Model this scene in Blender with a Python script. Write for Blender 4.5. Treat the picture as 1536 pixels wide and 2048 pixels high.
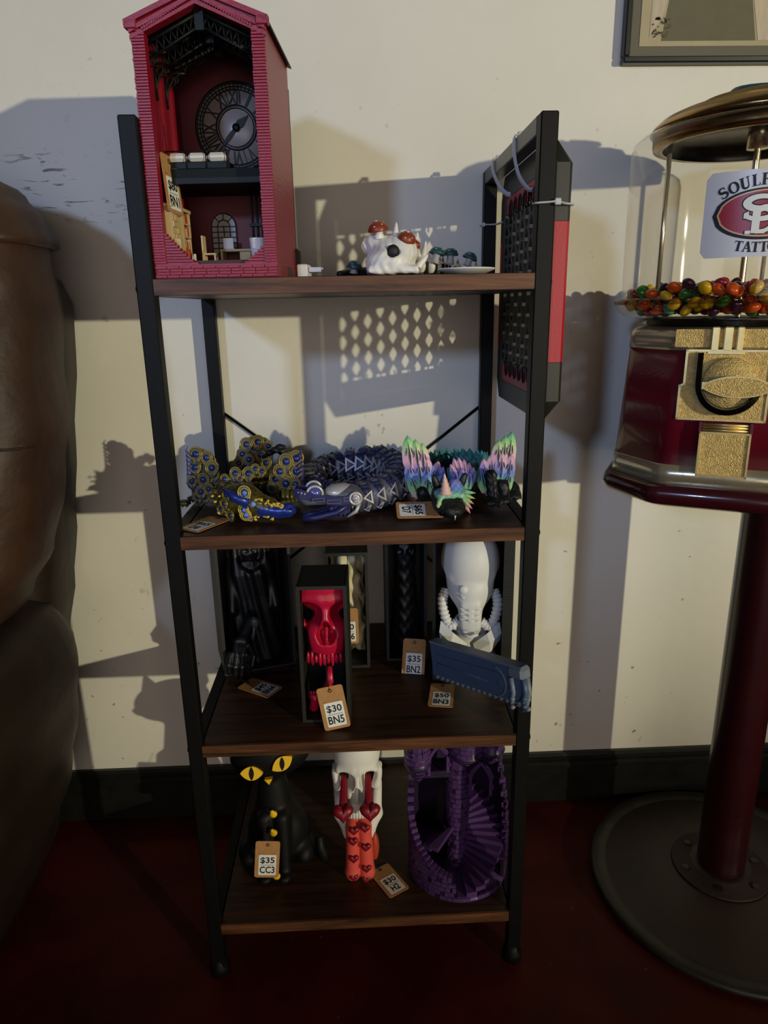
import bpy, math, random
import numpy as np
from mathutils import Vector, Matrix

for o in list(bpy.data.objects):
    bpy.data.objects.remove(o)
SC = bpy.context.scene
COL = SC.collection
R_ = random.Random(7)
PI = math.pi

# ------------------------------------------------------------------ camera
cam_d = bpy.data.cameras.new('camera')
cam_d.sensor_fit = 'VERTICAL'
cam_d.sensor_height = 36.0
cam_d.lens = 36.0 * 1396.343 / 2048.0
cam_d.clip_start = 0.01
cam = bpy.data.objects.new('camera', cam_d)
COL.objects.link(cam)
CR = ((0.9990728, 0.0281065, -0.0326129), (-0.0392037, 0.2808238, -0.9589583), (-0.0177945, 0.9593477, 0.2816653))
CM = Matrix(CR).to_4x4()
CM.translation = Vector((0.20869, -0.70772, 0.82926))
cam.matrix_world = CM
SC.camera = cam

# ------------------------------------------------------------------ world, lamps, exposure
W = bpy.data.worlds.new('room_ambience')
W.use_nodes = True
SC.world = W
bg = W.node_tree.nodes['Background']
bg.inputs[0].default_value = (1.0, 0.86, 0.80, 1)
bg.inputs[1].default_value = 0.035

def lamp(name, kind, loc, target, power, color, **k):
    l = bpy.data.lights.new(name, kind)
    l.energy = power
    l.color = color
    for a, b in k.items():
        setattr(l, a, b)
    o = bpy.data.objects.new(name, l)
    COL.objects.link(o)
    o.location = loc
    d = Vector(target) - Vector(loc)
    o.rotation_euler = d.to_track_quat('-Z', 'Y').to_euler()
    return o

# warm lamp across the room, right of the photographer; cool window light from the left
lamp('warm_lamp', 'SPOT', (3.62, -4.0, 1.17), (0.25, 0.25, 0.95), 570, (1.0, 0.94, 0.66),
     spot_size=math.radians(26), spot_blend=0.75, shadow_soft_size=0.035)
lamp('cool_window', 'SPOT', (-0.95, -2.6, 1.52), (0.22, 0.3, 0.98), 92, (0.42, 0.60, 1.0),
     spot_size=math.radians(30), spot_blend=0.9, shadow_soft_size=0.10)
# added broad soft fill from behind the camera, standing in for room bounce
lamp('room_fill', 'AREA', (0.6, -4.2, 0.85), (0.25, 0.3, 0.95), 24, (1.0, 0.86, 0.80), shape='RECTANGLE', size=2.4, size_y=1.4)
SC.view_settings.view_transform = 'Standard'
SC.view_settings.look = 'None'
SC.view_settings.exposure = 0.10
SC.view_settings.gamma = 1.0
SC.view_settings.use_curve_mapping = False

# ------------------------------------------------------------------ materials
MATS = {}
def srgb(c):
    return tuple((x / 255.0 / 12.92) if x / 255.0 <= 0.04045 else ((x / 255.0 + 0.055) / 1.055) ** 2.4 for x in c)

def mat(name, col, rough=0.5, metal=0.0, noise=0.0, nscale=30.0, bump=0.0, bscale=120.0, coat=0.0, spec=0.5, stretch=(1, 1, 1), sheen=0.0, emit=None):
    if name in MATS:
        return MATS[name]
    m = bpy.data.materials.new(name)
    m.use_nodes = True
    nt = m.node_tree
    b = nt.nodes['Principled BSDF']
    c = srgb(col)
    b.inputs['Base Color'].default_value = (*c, 1)
    b.inputs['Roughness'].default_value = rough
    b.inputs['Metallic'].default_value = metal
    b.inputs['Specular IOR Level'].default_value = spec
    b.inputs['Coat Weight'].default_value = coat
    b.inputs['Sheen Weight'].default_value = sheen
    tc = nt.nodes.new('ShaderNodeTexCoord')
    mp = nt.nodes.new('ShaderNodeMapping')
    mp.inputs['Scale'].default_value = stretch
    nt.links.new(tc.outputs['Object'], mp.inputs[0])
    if noise > 0:
        n = nt.nodes.new('ShaderNodeTexNoise')
        n.inputs['Scale'].default_value = nscale
        n.inputs['Detail'].default_value = 5
        nt.links.new(mp.outputs[0], n.inputs[0])
        r = nt.nodes.new('ShaderNodeValToRGB')
        r.color_ramp.elements[0].position = 0.3
        r.color_ramp.elements[1].position = 0.7
        lo = tuple(x * (1 - noise) for x in c)
        hi = tuple(min(1, x * (1 + noise)) for x in c)
        r.color_ramp.elements[0].color = (*lo, 1)
        r.color_ramp.elements[1].color = (*hi, 1)
        nt.links.new(n.outputs[0], r.inputs[0])
        nt.links.new(r.outputs[0], b.inputs['Base Color'])
    if bump > 0:
        n = nt.nodes.new('ShaderNodeTexNoise')
        n.inputs['Scale'].default_value = bscale
        n.inputs['Detail'].default_value = 4
        nt.links.new(mp.outputs[0], n.inputs[0])
        bp = nt.nodes.new('ShaderNodeBump')
        bp.inputs['Strength'].default_value = bump
        bp.inputs['Distance'].default_value = 0.002
        nt.links.new(n.outputs[0], bp.inputs['Height'])
        nt.links.new(bp.outputs[0], b.inputs['Normal'])
    MATS[name] = m
    return m

def ramp_mat(name, axis, stops, rough=0.5, lo=0.0, hi=1.0, metal=0.0, bump=0.0):
    """colour bands along an object axis (filament that changes colour layer by layer)"""
    m = bpy.data.materials.new(name)
    m.use_nodes = True
    nt = m.node_tree
    b = nt.nodes['Principled BSDF']
    b.inputs['Roughness'].default_value = rough
    b.inputs['Metallic'].default_value = metal
    tc = nt.nodes.new('ShaderNodeTexCoord')
    sp = nt.nodes.new('ShaderNodeSeparateXYZ')
    nt.links.new(tc.outputs['Object'], sp.inputs[0])
    mr = nt.nodes.new('ShaderNodeMapRange')
    mr.inputs['From Min'].default_value = lo
    mr.inputs['From Max'].default_value = hi
    nt.links.new(sp.outputs[axis], mr.inputs[0])
    r = nt.nodes.new('ShaderNodeValToRGB')
    el = r.color_ramp.elements
    while len(el) < len(stops):
        el.new(0.5)
    for e, (p, c) in zip(el, stops):
        e.position = p
        e.color = (*srgb(c), 1)
    nt.links.new(mr.outputs[0], r.inputs[0])
    nt.links.new(r.outputs[0], b.inputs['Base Color'])
    MATS[name] = m
    return m

# ------------------------------------------------------------------ mesh builder
class G:
    def __init__(s):
        s.v = []; s.f = []; s.m = []; s.sm = []

    def add(s, vs, fs, mi=0, M=None, smooth=False):
        k = len(s.v)
        if M is not None:
            vs = [tuple(M @ Vector(p)) for p in vs]
        s.v += [tuple(map(float, p)) for p in vs]
        for f in fs:
            s.f.append(tuple(int(i) + k for i in f))
            s.m.append(mi); s.sm.append(smooth)
        return s

    def box(s, lo, hi, mi=0, M=None, b=0.0):
        x0, y0, z0 = lo; x1, y1, z1 = hi
        if b <= 0:
            vs = [(x0, y0, z0), (x1, y0, z0), (x1, y1, z0), (x0, y1, z0), (x0, y0, z1), (x1, y0, z1), (x1, y1, z1), (x0, y1, z1)]
            fs = [(3, 2, 1, 0), (4, 5, 6, 7), (0, 1, 5, 4), (1, 2, 6, 5), (2, 3, 7, 6), (3, 0, 4, 7)]
            return s.add(vs, fs, mi, M)
        b = min(b, (x1 - x0) * .45, (y1 - y0) * .45, (z1 - z0) * .45)
        vs = []; idx = {}
        for ix, (xa, sx) in enumerate(((x0, 1), (x1, -1))):
            for iy, (ya, sy) in enumerate(((y0, 1), (y1, -1))):
                for iz, (za, sz) in enumerate(((z0, 1), (z1, -1))):
                    for a in range(3):
                        d = [b * sx, b * sy, b * sz]; d[a] = 0
                        idx[ix, iy, iz, a] = len(vs)
                        vs.append((xa + d[0], ya + d[1], za + d[2]))
        fs = []
        for a in range(3):
            u, w = (a + 1) % 3, (a + 2) % 3
            for e in (0, 1):
                q = []
                for cu, cw in ((0, 0), (1, 0), (1, 1), (0, 1)):
                    k = [0, 0, 0]; k[a] = e; k[u] = cu; k[w] = cw
                    q.append(idx[k[0], k[1], k[2], a])
                fs.append(q if e else q[::-1])
        for a in range(3):
            u, w = (a + 1) % 3, (a + 2) % 3
            for cu in (0, 1):
                for cw in (0, 1):
                    k0 = [0, 0, 0]; k1 = [0, 0, 0]
                    k0[a] = 0; k1[a] = 1
                    for k in (k0, k1):
                        k[u] = cu; k[w] = cw
                    q = [idx[(*k0, u)], idx[(*k1, u)], idx[(*k1, w)], idx[(*k0, w)]]
                    fs.append(q if cu != cw else q[::-1])
        for ix in (0, 1):
            for iy in (0, 1):
                for iz in (0, 1):
                    t = [idx[ix, iy, iz, 0], idx[ix, iy, iz, 1], idx[ix, iy, iz, 2]]
                    fs.append(t if (ix + iy + iz) % 2 else t[::-1])
        return s.add(vs, fs, mi, M)

    def tube(s, pts, r, n=8, mi=0, M=None, cap=True, smooth=True, flat=1.0, closed=False):
        P = [Vector(p) for p in pts]
        rs = r if isinstance(r, (list, tuple)) else [r] * len(P)
        vs = []; fs = []
        N = len(P)
        up = None
        for i, p in enumerate(P):
            if closed:
                t = (P[(i + 1) % N] - P[i - 1])
            else:
                t = P[min(i + 1, N - 1)] - P[max(i - 1, 0)]
            t = t.normalized() if t.length > 1e-9 else Vector((0, 0, 1))
            if up is None:
                up = Vector((0, 0, 1)) if abs(t.z) < .9 else Vector((0, 1, 0))
            a = t.cross(up).normalized()
            up = a.cross(t).normalized()
            for k in range(n):
                an = 2 * PI * k / n
                vs.append(p + a * (rs[i] * math.cos(an)) + up * (rs[i] * flat * math.sin(an)))
        for i in range(N if closed else N - 1):
            j = (i + 1) % N
            for k in range(n):
                l = (k + 1) % n
                fs.append((i * n + k, i * n + l, j * n + l, j * n + k))
        if cap and not closed:
            fs.append(tuple(range(n))[::-1])
            fs.append(tuple((N - 1) * n + k for k in range(n)))
        return s.add(vs, fs, mi, M, smooth)

    def lathe(s, prof, n=24, mi=0, M=None, smooth=True, a0=0.0, a1=2 * PI):
        full = abs(a1 - a0 - 2 * PI) < 1e-6
        vs = []; fs = []
        cols = n if full else n + 1
        for r, z in prof:
            for k in range(cols):
                an = a0 + (a1 - a0) * k / n
                vs.append((max(r, 1e-6) * math.cos(an), max(r, 1e-6) * math.sin(an), z))
        for i in range(len(prof) - 1):
            for k in range(n):
                l = (k + 1) % cols
                fs.append((i * cols + k, i * cols + l, (i + 1) * cols + l, (i + 1) * cols + k))
        return s.add(vs, fs, mi, M, smooth)

    def prism(s, poly, z0, z1, mi=0, M=None, smooth=False, top=1.0):
        n = len(poly)
        cx = sum(p[0] for p in poly) / n; cy = sum(p[1] for p in poly) / n
        vs = [(x, y, z0) for x, y in poly] + [(cx + (x - cx) * top, cy + (y - cy) * top, z1) for x, y in poly]
        a = sum(poly[i][0] * poly[(i + 1) % n][1] - poly[(i + 1) % n][0] * poly[i][1] for i in range(n))
        fs = [tuple(range(n))[::-1], tuple(range(n, 2 * n))] + [(i, (i + 1) % n, n + (i + 1) % n, n + i) for i in range(n)]
        if (a < 0) != (z1 < z0):
            fs = [f[::-1] for f in fs]
        return s.add(vs, fs, mi, M, smooth)

    def ell(s, c, r, n=12, m=8, mi=0, M=None, R=None, smooth=True):
        if not isinstance(r, (list, tuple)):
            r = (r, r, r)
        vs = []; fs = []
        for i in range(m + 1):
            ph = PI * i / m
            for k in range(n):
                an = 2 * PI * k / n
                p = Vector((r[0] * math.sin(ph) * math.cos(an), r[1] * math.sin(ph) * math.sin(an), -r[2] * math.cos(ph)))
                if R is not None:
                    p = R @ p
                vs.append(p + Vector(c))
        for i in range(m):
            for k in range(n):
                l = (k + 1) % n
                fs.append((i * n + k, i * n + l, (i + 1) * n + l, (i + 1) * n + k))
        return s.add(vs, fs, mi, M, smooth)

    def loft(s, rings, mi=0, M=None, smooth=True, cap=True, closed=True):
        n = len(rings[0]); vs = [p for r in rings for p in r]; fs = []
        for i in range(len(rings) - 1):
            for k in range(n if closed else n - 1):
                l = (k + 1) % n
                fs.append((i * n + k, i * n + l, (i + 1) * n + l, (i + 1) * n + k))
        if cap and closed:
            fs.append(tuple(range(n))[::-1]); fs.append(tuple((len(rings) - 1) * n + k for k in range(n)))
        return s.add(vs, fs, mi, M, smooth)

    def mesh(s, name, mats):
        me = bpy.data.meshes.new(name)
        me.from_pydata(s.v, [], s.f)
        for m in (mats if isinstance(mats, (list, tuple)) else [mats]):
            me.materials.append(m)
        me.polygons.foreach_set('material_index', s.m)
        me.polygons.foreach_set('use_smooth', s.sm)
        me.update()
        return me

def link(name, me, parent=None, M=None, label=None):
    o = bpy.data.objects.new(name, me)
    COL.objects.link(o)
    if parent is not None:
        o.parent = parent
    if M is not None:
        o.matrix_local = M
    if label:
        o['label'] = label
    return o

def part(name, g, mats, parent, M=None, label=None, kind=None):
    o = link(name, g.mesh(name, mats), parent, M, label)
    if kind:
        o['kind'] = kind
    return o

def thing(name, label, cat, M=None, group=None, loc=None, rz=0.0):
    o = bpy.data.objects.new(name, None)
    o.empty_display_size = 0.01
    COL.objects.link(o)
    if M is None:
        M = Matrix.Translation(loc or (0, 0, 0)) @ Matrix.Rotation(rz, 4, 'Z')
    o.matrix_world = M
    o['label'] = label; o['category'] = cat
    if group:
        o['group'] = group
    return o

def single(name, g, mats, label, cat, M=None, group=None):
    o = link(name, g.mesh(name, mats), None, M)
    o['label'] = label; o['category'] = cat
    if group:
        o['group'] = group
    return o

def struct(name, g, mats):
    o = link(name, g.mesh(name, mats))
    o['kind'] = 'structure'
    return o

def basis(o, x, y, z):
    M = Matrix((x, y, z)).transposed().to_4x4()
    M.translation = Vector(o)
    return M

def RX(a): return Matrix.Rotation(math.radians(a), 4, 'X')
def RY(a): return Matrix.Rotation(math.radians(a), 4, 'Y')
def RZ(a): return Matrix.Rotation(math.radians(a), 4, 'Z')
def T(x, y=None, z=None):
    return Matrix.Translation((x, y, z) if y is not None else x)
def S(x, y, z): return Matrix.Diagonal((x, y, z, 1))

# signed distance helpers + surface nets for organic shapes
def e3(p, c, r, R=None):
    q = p - np.array(c)
    if R is not None:
        q = q @ np.array(R.to_3x3())
    r = np.array(r, float)
    k0 = np.sqrt(((q / r) ** 2).sum(-1)); k1 = np.sqrt(((q / (r * r)) ** 2).sum(-1)) + 1e-9
    return k0 * (k0 - 1) / k1

def c3(p, a, b, r1, r2=None):
    r2 = r1 if r2 is None else r2
    a = np.array(a, float); b = np.array(b, float)
    ab = b - a
    t = np.clip(((p - a) @ ab) / (ab @ ab), 0, 1)
    return np.linalg.norm(p - a - t[..., None] * ab, axis=-1) - (r1 + (r2 - r1) * t)

def b3(p, c, h, r=0.0, R=None):
    q = p - np.array(c)
    if R is not None:
        q = q @ np.array(R.to_3x3())
    q = np.abs(q) - (np.array(h) - r)
    return np.linalg.norm(np.maximum(q, 0), axis=-1) + np.minimum(q.max(-1), 0) - r

def su(a, b, k):
    h = np.clip(.5 + .5 * (b - a) / k, 0, 1)
    return b + (a - b) * h - k * h * (1 - h)

def sd(a, b, k):   # a minus b
    return -su(-a, b, k)

def snet(fn, lo, hi, h):
    lo = np.array(lo, float); hi = np.array(hi, float)
    n = np.ceil((hi - lo) / h).astype(int) + 1
    g = np.stack(np.meshgrid(*[lo[i] + h * np.arange(n[i]) for i in range(3)], indexing='ij'), -1)
    F = fn(g)
    sg = F < 0
    nx, ny, nz = n
    acc = np.zeros((nx - 1, ny - 1, nz - 1, 3)); cnt = np.zeros((nx - 1, ny - 1, nz - 1))
    sl = lambda d, k: slice(d, k - 1 + d)
    for ax in range(3):
        o = [a for a in range(3) if a != ax]
        for d0 in (0, 1):
            for d1 in (0, 1):
                A = [0, 0, 0]; A[o[0]] = d0; A[o[1]] = d1
                B = list(A); B[ax] = 1
                fa = F[tuple(sl(A[i], n[i]) for i in range(3))]; fb = F[tuple(sl(B[i], n[i]) for i in range(3))]
                cr = (fa < 0) != (fb < 0)
                t = np.where(cr, fa / np.where(cr, fa - fb, 1), 0)
                p = np.zeros(acc.shape)
                for i in range(3):
                    p[..., i] = A[i]
                p[..., ax] += t
                acc += p * cr[..., None]; cnt += cr
    ok = cnt > 0
    ids = -np.ones(ok.shape, int); ids[ok] = np.arange(ok.sum())
    ijk = np.argwhere(ok)
    V = lo + h * (ijk + acc[ok] / cnt[ok][:, None])
    faces = []
    for ax in range(3):
        o = [(ax + 1) % 3, (ax + 2) % 3]
        a = [slice(None)] * 3; b = [slice(None)] * 3
        a[ax] = slice(0, n[ax] - 1); b[ax] = slice(1, n[ax])
        for k in o:
            a[k] = b[k] = slice(1, n[k] - 1)
        s0 = sg[tuple(a)]; s1 = sg[tuple(b)]
        for flip, msk in ((False, s0 & ~s1), (True, ~s0 & s1)):
            q = np.argwhere(msk)
            if not len(q):
                continue
            q = q.copy(); q[:, o[0]] += 1; q[:, o[1]] += 1
            c = []
            for d0, d1 in ((0, 0), (-1, 0), (-1, -1), (0, -1)):
                w = q.copy(); w[:, o[0]] += d0; w[:, o[1]] += d1
                c.append(ids[w[:, 0], w[:, 1], w[:, 2]])
            c = np.stack(c, 1)
            faces.append(c[:, ::-1] if flip else c)
    return V, np.concatenate(faces)

def sculpt(fn, lo, hi, h, mi=0, M=None, g=None):
    V, Fc = snet(fn, lo, hi, h)
    g = g or G()
    return g.add([tuple(v) for v in V], [tuple(f) for f in Fc], mi, M, True)

# lettering: flat raised letters from the built-in font
_txt = {}
def text(g, s, size, M, mi=0, depth=0.0002, bold=0.0, width=None):
    key = (s, bold)
    if key not in _txt:
        cu = bpy.data.curves.new('lettering', 'FONT')
        cu.body = s; cu.size = 1.0; cu.align_x = 'CENTER'; cu.align_y = 'CENTER'
        cu.offset = bold; cu.extrude = 0.5; cu.resolution_u = 3
        o = bpy.data.objects.new('lettering', cu)
        me = o.to_mesh()
        _txt[key] = ([tuple(v.co) for v in me.vertices], [tuple(p.vertices) for p in me.polygons])
        o.to_mesh_clear()
        bpy.data.objects.remove(o); bpy.data.curves.remove(cu)
    vs, fs = _txt[key]
    xs = [v[0] for v in vs]; ys = [v[1] for v in vs]
    mx = (min(xs) + max(xs)) / 2; my = (min(ys) + max(ys)) / 2
    k = size / (max(ys) - min(ys))
    kx = k if width is None else width / (max(xs) - min(xs))
    g.add([((v[0] - mx) * kx, (v[1] - my) * k, v[2] * depth) for v in vs], fs, mi, M)

def rrect(w, h, r, n=4):
    p = []
    for cx, cy, a in ((w / 2 - r, h / 2 - r, 0), (-w / 2 + r, h / 2 - r, 90), (-w / 2 + r, -h / 2 + r, 180), (w / 2 - r, -h / 2 + r, 270)):
        for k in range(n + 1):
            t = math.radians(a + 90 * k / n)
            p.append((cx + r * math.cos(t), cy + r * math.sin(t)))
    return p

# ------------------------------------------------------------------ shared materials
black_plastic = mat('black_plastic', (14, 14, 14), 0.5, spec=.2)
black_metal = mat('black_metal', (13, 13, 12), 0.5, noise=.15, nscale=60, spec=.18)
white_plastic = mat('white_plastic', (214, 212, 208), 0.5, bump=.05, bscale=400)
kraft = mat('kraft_card', (176, 128, 78), 0.85, noise=.1, nscale=160, bump=.1, bscale=500)
sticker_white = mat('sticker_white', (232, 232, 228), 0.5)
ink = mat('black_ink', (14, 14, 16), 0.6)
string_black = mat('black_string', (10, 10, 10), 0.8)
# ================================================================== room
def wall_material():
    m = bpy.data.materials.new('painted_wall'); m.use_nodes = True
    nt = m.node_tree; N = nt.nodes; L = nt.links
    b = N['Principled BSDF']; b.inputs['Roughness'].default_value = 0.55
    tc = N.new('ShaderNodeTexCoord')
    def noise(scale, detail=4, stretch=(1, 1, 1), dist=0.0):
        mp = N.new('ShaderNodeMapping'); mp.inputs['Scale'].default_value = stretch
        L.new(tc.outputs['Object'], mp.inputs[0])
        n = N.new('ShaderNodeTexNoise'); n.inputs['Scale'].default_value = scale; n.inputs['Detail'].default_value = detail
        n.inputs['Distortion'].default_value = dist
        L.new(mp.outputs[0], n.inputs[0]); return n.outputs[0]
    def ramp(x, p0, c0, p1, c1):
        r = N.new('ShaderNodeValToRGB'); e = r.color_ramp.elements
        e[0].position = p0; e[0].color = (*c0, 1); e[1].position = p1; e[1].color = (*c1, 1)
        L.new(x, r.inputs[0]); return r.outputs[0]
    def math_(op, a, b_=None, c=None):
        n = N.new('ShaderNodeMath'); n.operation = op
        for i, x in enumerate((a, b_, c)):
            if x is None: continue
            if isinstance(x, (int, float)): n.inputs[i].default_value = x
            else: L.new(x, n.inputs[i])
        n.use_clamp = True
        return n.outputs[0]
    base = ramp(noise(5), .3, srgb((216, 210, 196)), .75, srgb((224, 219, 206)))
    sp = N.new('ShaderNodeSeparateXYZ'); L.new(tc.outputs['Object'], sp.inputs[0])
    # scuffed band behind the chair back (horizontal dark scrapes), its own worn patch
    def window(v, c, w):
        n = N.new('ShaderNodeMath'); n.operation = 'SUBTRACT'; L.new(v, n.inputs[0]); n.inputs[1].default_value = c
        a = N.new('ShaderNodeMath'); a.operation = 'ABSOLUTE'; L.new(n.outputs[0], a.inputs[0])
        m_ = N.new('ShaderNodeMapRange'); m_.interpolation_type = 'SMOOTHSTEP'
        m_.inputs['From Min'].default_value = w; m_.inputs['From Max'].default_value = w * .5
        L.new(a.outputs[0], m_.inputs[0]); return m_.outputs[0]
    band = math_('MULTIPLY', window(sp.outputs[0], -0.14, 0.13), window(sp.outputs[2], 0.99, 0.055))
    scr = noise(34, 8, (1, 1, 4.5), .9)
    scr = math_('MULTIPLY', ramp(scr, .60, (0, 0, 0), .655, (1, 1, 1)), ramp(noise(14, 2), .42, (0, 0, 0), .58, (1, 1, 1)))
    scuff = math_('MULTIPLY', scr, band)
    spots = ramp(noise(75, 1), .775, (0, 0, 0), .80, (1, 1, 1))
    low = N.new('ShaderNodeMapRange'); low.inputs['From Min'].default_value = .95; low.inputs['From Max'].default_value = .1
    low.inputs['To Min'].default_value = .25
    L.new(sp.outputs[2], low.inputs[0])
    spots = math_('MULTIPLY', spots, low.outputs[0])
    hair = math_('MULTIPLY', ramp(noise(40, 8, (1, 1, 1), 2.0), .70, (0, 0, 0), .735, (1, 1, 1)), low.outputs[0])
    dirt = math_('MULTIPLY_ADD', scuff, .8, math_('MULTIPLY_ADD', spots, .7, math_('MULTIPLY', hair, .35)))
    mx = N.new('ShaderNodeMixRGB'); L.new(dirt, mx.inputs[0]); L.new(base, mx.inputs[1]); mx.inputs[2].default_value = (*srgb((70, 62, 60)), 1)
    L.new(mx.outputs[0], b.inputs['Base Color'])
    bp = N.new('ShaderNodeBump'); bp.inputs['Strength'].default_value = .22; bp.inputs['Distance'].default_value = .002
    L.new(noise(55, 5), bp.inputs['Height']); L.new(bp.outputs[0], b.inputs['Normal'])
    return m

def floor_material():
    m = bpy.data.materials.new('red_painted_concrete'); m.use_nodes = True
    nt = m.node_tree; N = nt.nodes; L = nt.links
    b = N['Principled BSDF']; b.inputs['Roughness'].default_value = 0.55
    b.inputs['Specular IOR Level'].default_value = .12
    tc = N.new('ShaderNodeTexCoord')
    n1 = N.new('ShaderNodeTexNoise'); n1.inputs['Scale'].default_value = 9; n1.inputs['Detail'].default_value = 8
    n2 = N.new('ShaderNodeTexNoise'); n2.inputs['Scale'].default_value = 120; n2.inputs['Detail'].default_value = 2
    L.new(tc.outputs['Object'], n1.inputs[0]); L.new(tc.outputs['Object'], n2.inputs[0])
    r = N.new('ShaderNodeValToRGB'); e = r.color_ramp.elements
    e[0].position = .3; e[0].color = (*srgb((54, 16, 10)), 1); e[1].position = .75; e[1].color = (*srgb((84, 25, 15)), 1)
    L.new(n1.outputs[0], r.inputs[0])
    r2 = N.new('ShaderNodeValToRGB'); e = r2.color_ramp.elements
    e[0].position = .735; e[0].color = (0, 0, 0, 1); e[1].position = .77; e[1].color = (.5, .5, .5, 1)
    L.new(n2.outputs[0], r2.inputs[0])
    mx = N.new('ShaderNodeMixRGB'); L.new(r2.outputs[0], mx.inputs[0]); L.new(r.outputs[0], mx.inputs[1])
    mx.inputs[2].default_value = (*srgb((120, 104, 86)), 1)
    L.new(mx.outputs[0], b.inputs['Base Color'])
    bp = N.new('ShaderNodeBump'); bp.inputs['Strength'].default_value = .15; bp.inputs['Distance'].default_value = .003
    L.new(n1.outputs[0], bp.inputs['Height']); L.new(bp.outputs[0], b.inputs['Normal'])
    return m

YW = 0.3148
g = G(); g.box((-1.6, YW, -0.05), (2.2, YW + .08, 2.2)); struct('wall_back', g, wall_material())
g = G(); g.box((-1.6, -1.8, -0.05), (2.2, YW, 0.0)); struct('floor', g, floor_material())
# baseboard with a moulded cap
prof = [(0, 0), (-.010, 0), (-.010, .066), (-.013, .069), (-.013, .075), (-.010, .078), (-.011, .084), (-.007, .087), (-.006, .0935), (0, .0935)]
g = G(); rings = [[(x, YW - .0002 + a, z) for a, z in prof] for x in (-1.6, 2.2)]
g.loft(rings, smooth=False); struct('baseboard_back', g, mat('baseboard_paint', (22, 23, 20), .35, noise=.3, nscale=40, bump=.15, bscale=60))

# ================================================================== shelving unit
HT, WD, PW, DP = 0.9989, 0.40, 0.0167, 0.3052
SZ = (0.8589, 0.6004, 0.3449, 0.0837)
TK = 0.0155
def wood_mat(name, axis, tint=1.0):
    m = bpy.data.materials.new(name); m.use_nodes = True
    nt = m.node_tree; N = nt.nodes; L = nt.links
    b = N['Principled BSDF']; b.inputs['Roughness'].default_value = .42; b.inputs['Specular IOR Level'].default_value = .3
    tc = N.new('ShaderNodeTexCoord'); mp = N.new('ShaderNodeMapping')
    s = [70, 70, 70]; s[axis] = 5.0
    mp.inputs['Scale'].default_value = s
    L.new(tc.outputs['Object'], mp.inputs[0])
    n = N.new('ShaderNodeTexNoise'); n.inputs['Scale'].default_value = 1.6; n.inputs['Detail'].default_value = 9; n.inputs['Roughness'].default_value = .65; n.inputs['Distortion'].default_value = .6
    L.new(mp.outputs[0], n.inputs[0])
    mp2 = N.new('ShaderNodeMapping'); s2 = [22, 22, 22]; s2[axis] = 2.2
    mp2.inputs['Scale'].default_value = s2; L.new(tc.outputs['Object'], mp2.inputs[0])
    w = N.new('ShaderNodeTexWave'); w.inputs['Scale'].default_value = .7; w.inputs['Distortion'].default_value = 7; w.inputs['Detail'].default_value = 3
    w.bands_direction = 'Y'
    L.new(mp2.outputs[0], w.inputs[0])
    ad = N.new('ShaderNodeMath'); ad.operation = 'MULTIPLY_ADD'; L.new(w.outputs[0], ad.inputs[0]); ad.inputs[1].default_value = .10; L.new(n.outputs[0], ad.inputs[2])
    r = N.new('ShaderNodeValToRGB'); e = r.color_ramp.elements
    e[0].position = .36; e[0].color = (*[x * tint for x in srgb((28, 16, 9))], 1)
    e[1].position = .80; e[1].color = (*[x * tint for x in srgb((78, 48, 28))], 1)
    L.new(ad.outputs[0], r.inputs[0]); L.new(r.outputs[0], b.inputs['Base Color'])
    bp = N.new('ShaderNodeBump'); bp.inputs['Strength'].default_value = .15; bp.inputs['Distance'].default_value = .001
    L.new(n.outputs[0], bp.inputs['Height']); L.new(bp.outputs[0], b.inputs['Normal'])
    return m
wood_top = wood_mat('walnut_veneer', 0)
wood_edge = wood_mat('walnut_edge_band', 0, 2.6)
shelf = thing('shelving_unit', 'tall black metal frame shelf with four brown wood boards against the cream wall', 'shelf')
for px in (0, WD - PW):
    for py in (0, DP - PW):
        g = G(); g.box((px, py, .010), (px + PW, py + PW, HT), b=.0012); part('post', g, black_metal, shelf)
        g = G(); g.lathe([(0, 0), (.0125, 0), (.0125, .012), (.0100, .016), (.0088, .024), (0, .024)], 16, M=T(px + PW / 2, py + PW / 2, 0)); part('foot', g, black_plastic, shelf)
    g = G(); g.box((px, PW, HT - PW), (px + PW, DP - PW, HT), b=.001); part('top_rail', g, mat('satin_black_metal', (62, 62, 56), .35, metal=.3), shelf)
    for z in SZ:
        g = G(); g.box((px + .002, PW, z - TK), (px + PW - .002, DP - PW, z - .0005)); part('side_rail', g, black_metal, shelf)
for i, z in enumerate(SZ):
    g = G(); g.box((PW, 0.0008, z - TK), (WD - PW, DP + .004, z), b=.0006); bd = part('shelf_board', g, wood_top, shelf)
    g = G(); g.box((PW, -.0004, z - TK + .0003), (WD - PW, .0006, z - .0006)); part('edge_band', g, wood_edge, bd)
    for sx, x in ((-1, -.0005), (1, WD + .0005)):
        for y in (PW / 2, DP - PW / 2):
            g = G(); g.ell((0, 0, 0), (.0022, .0042, .0042), 10, 6, M=T(x, y, z - .009)); part('bolt', g, black_metal, shelf)
g = G(); g.tube([(PW - .002, DP + .003, .686), (WD - PW + .002, DP + .003, .395)], .0022, 8); part('brace_rod', g, black_metal, shelf)
g = G(); g.tube([(WD - PW + .002, DP + .0075, .686), (PW - .002, DP + .0075, .395)], .0022, 8); part('brace_rod', g, black_metal, shelf)
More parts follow.
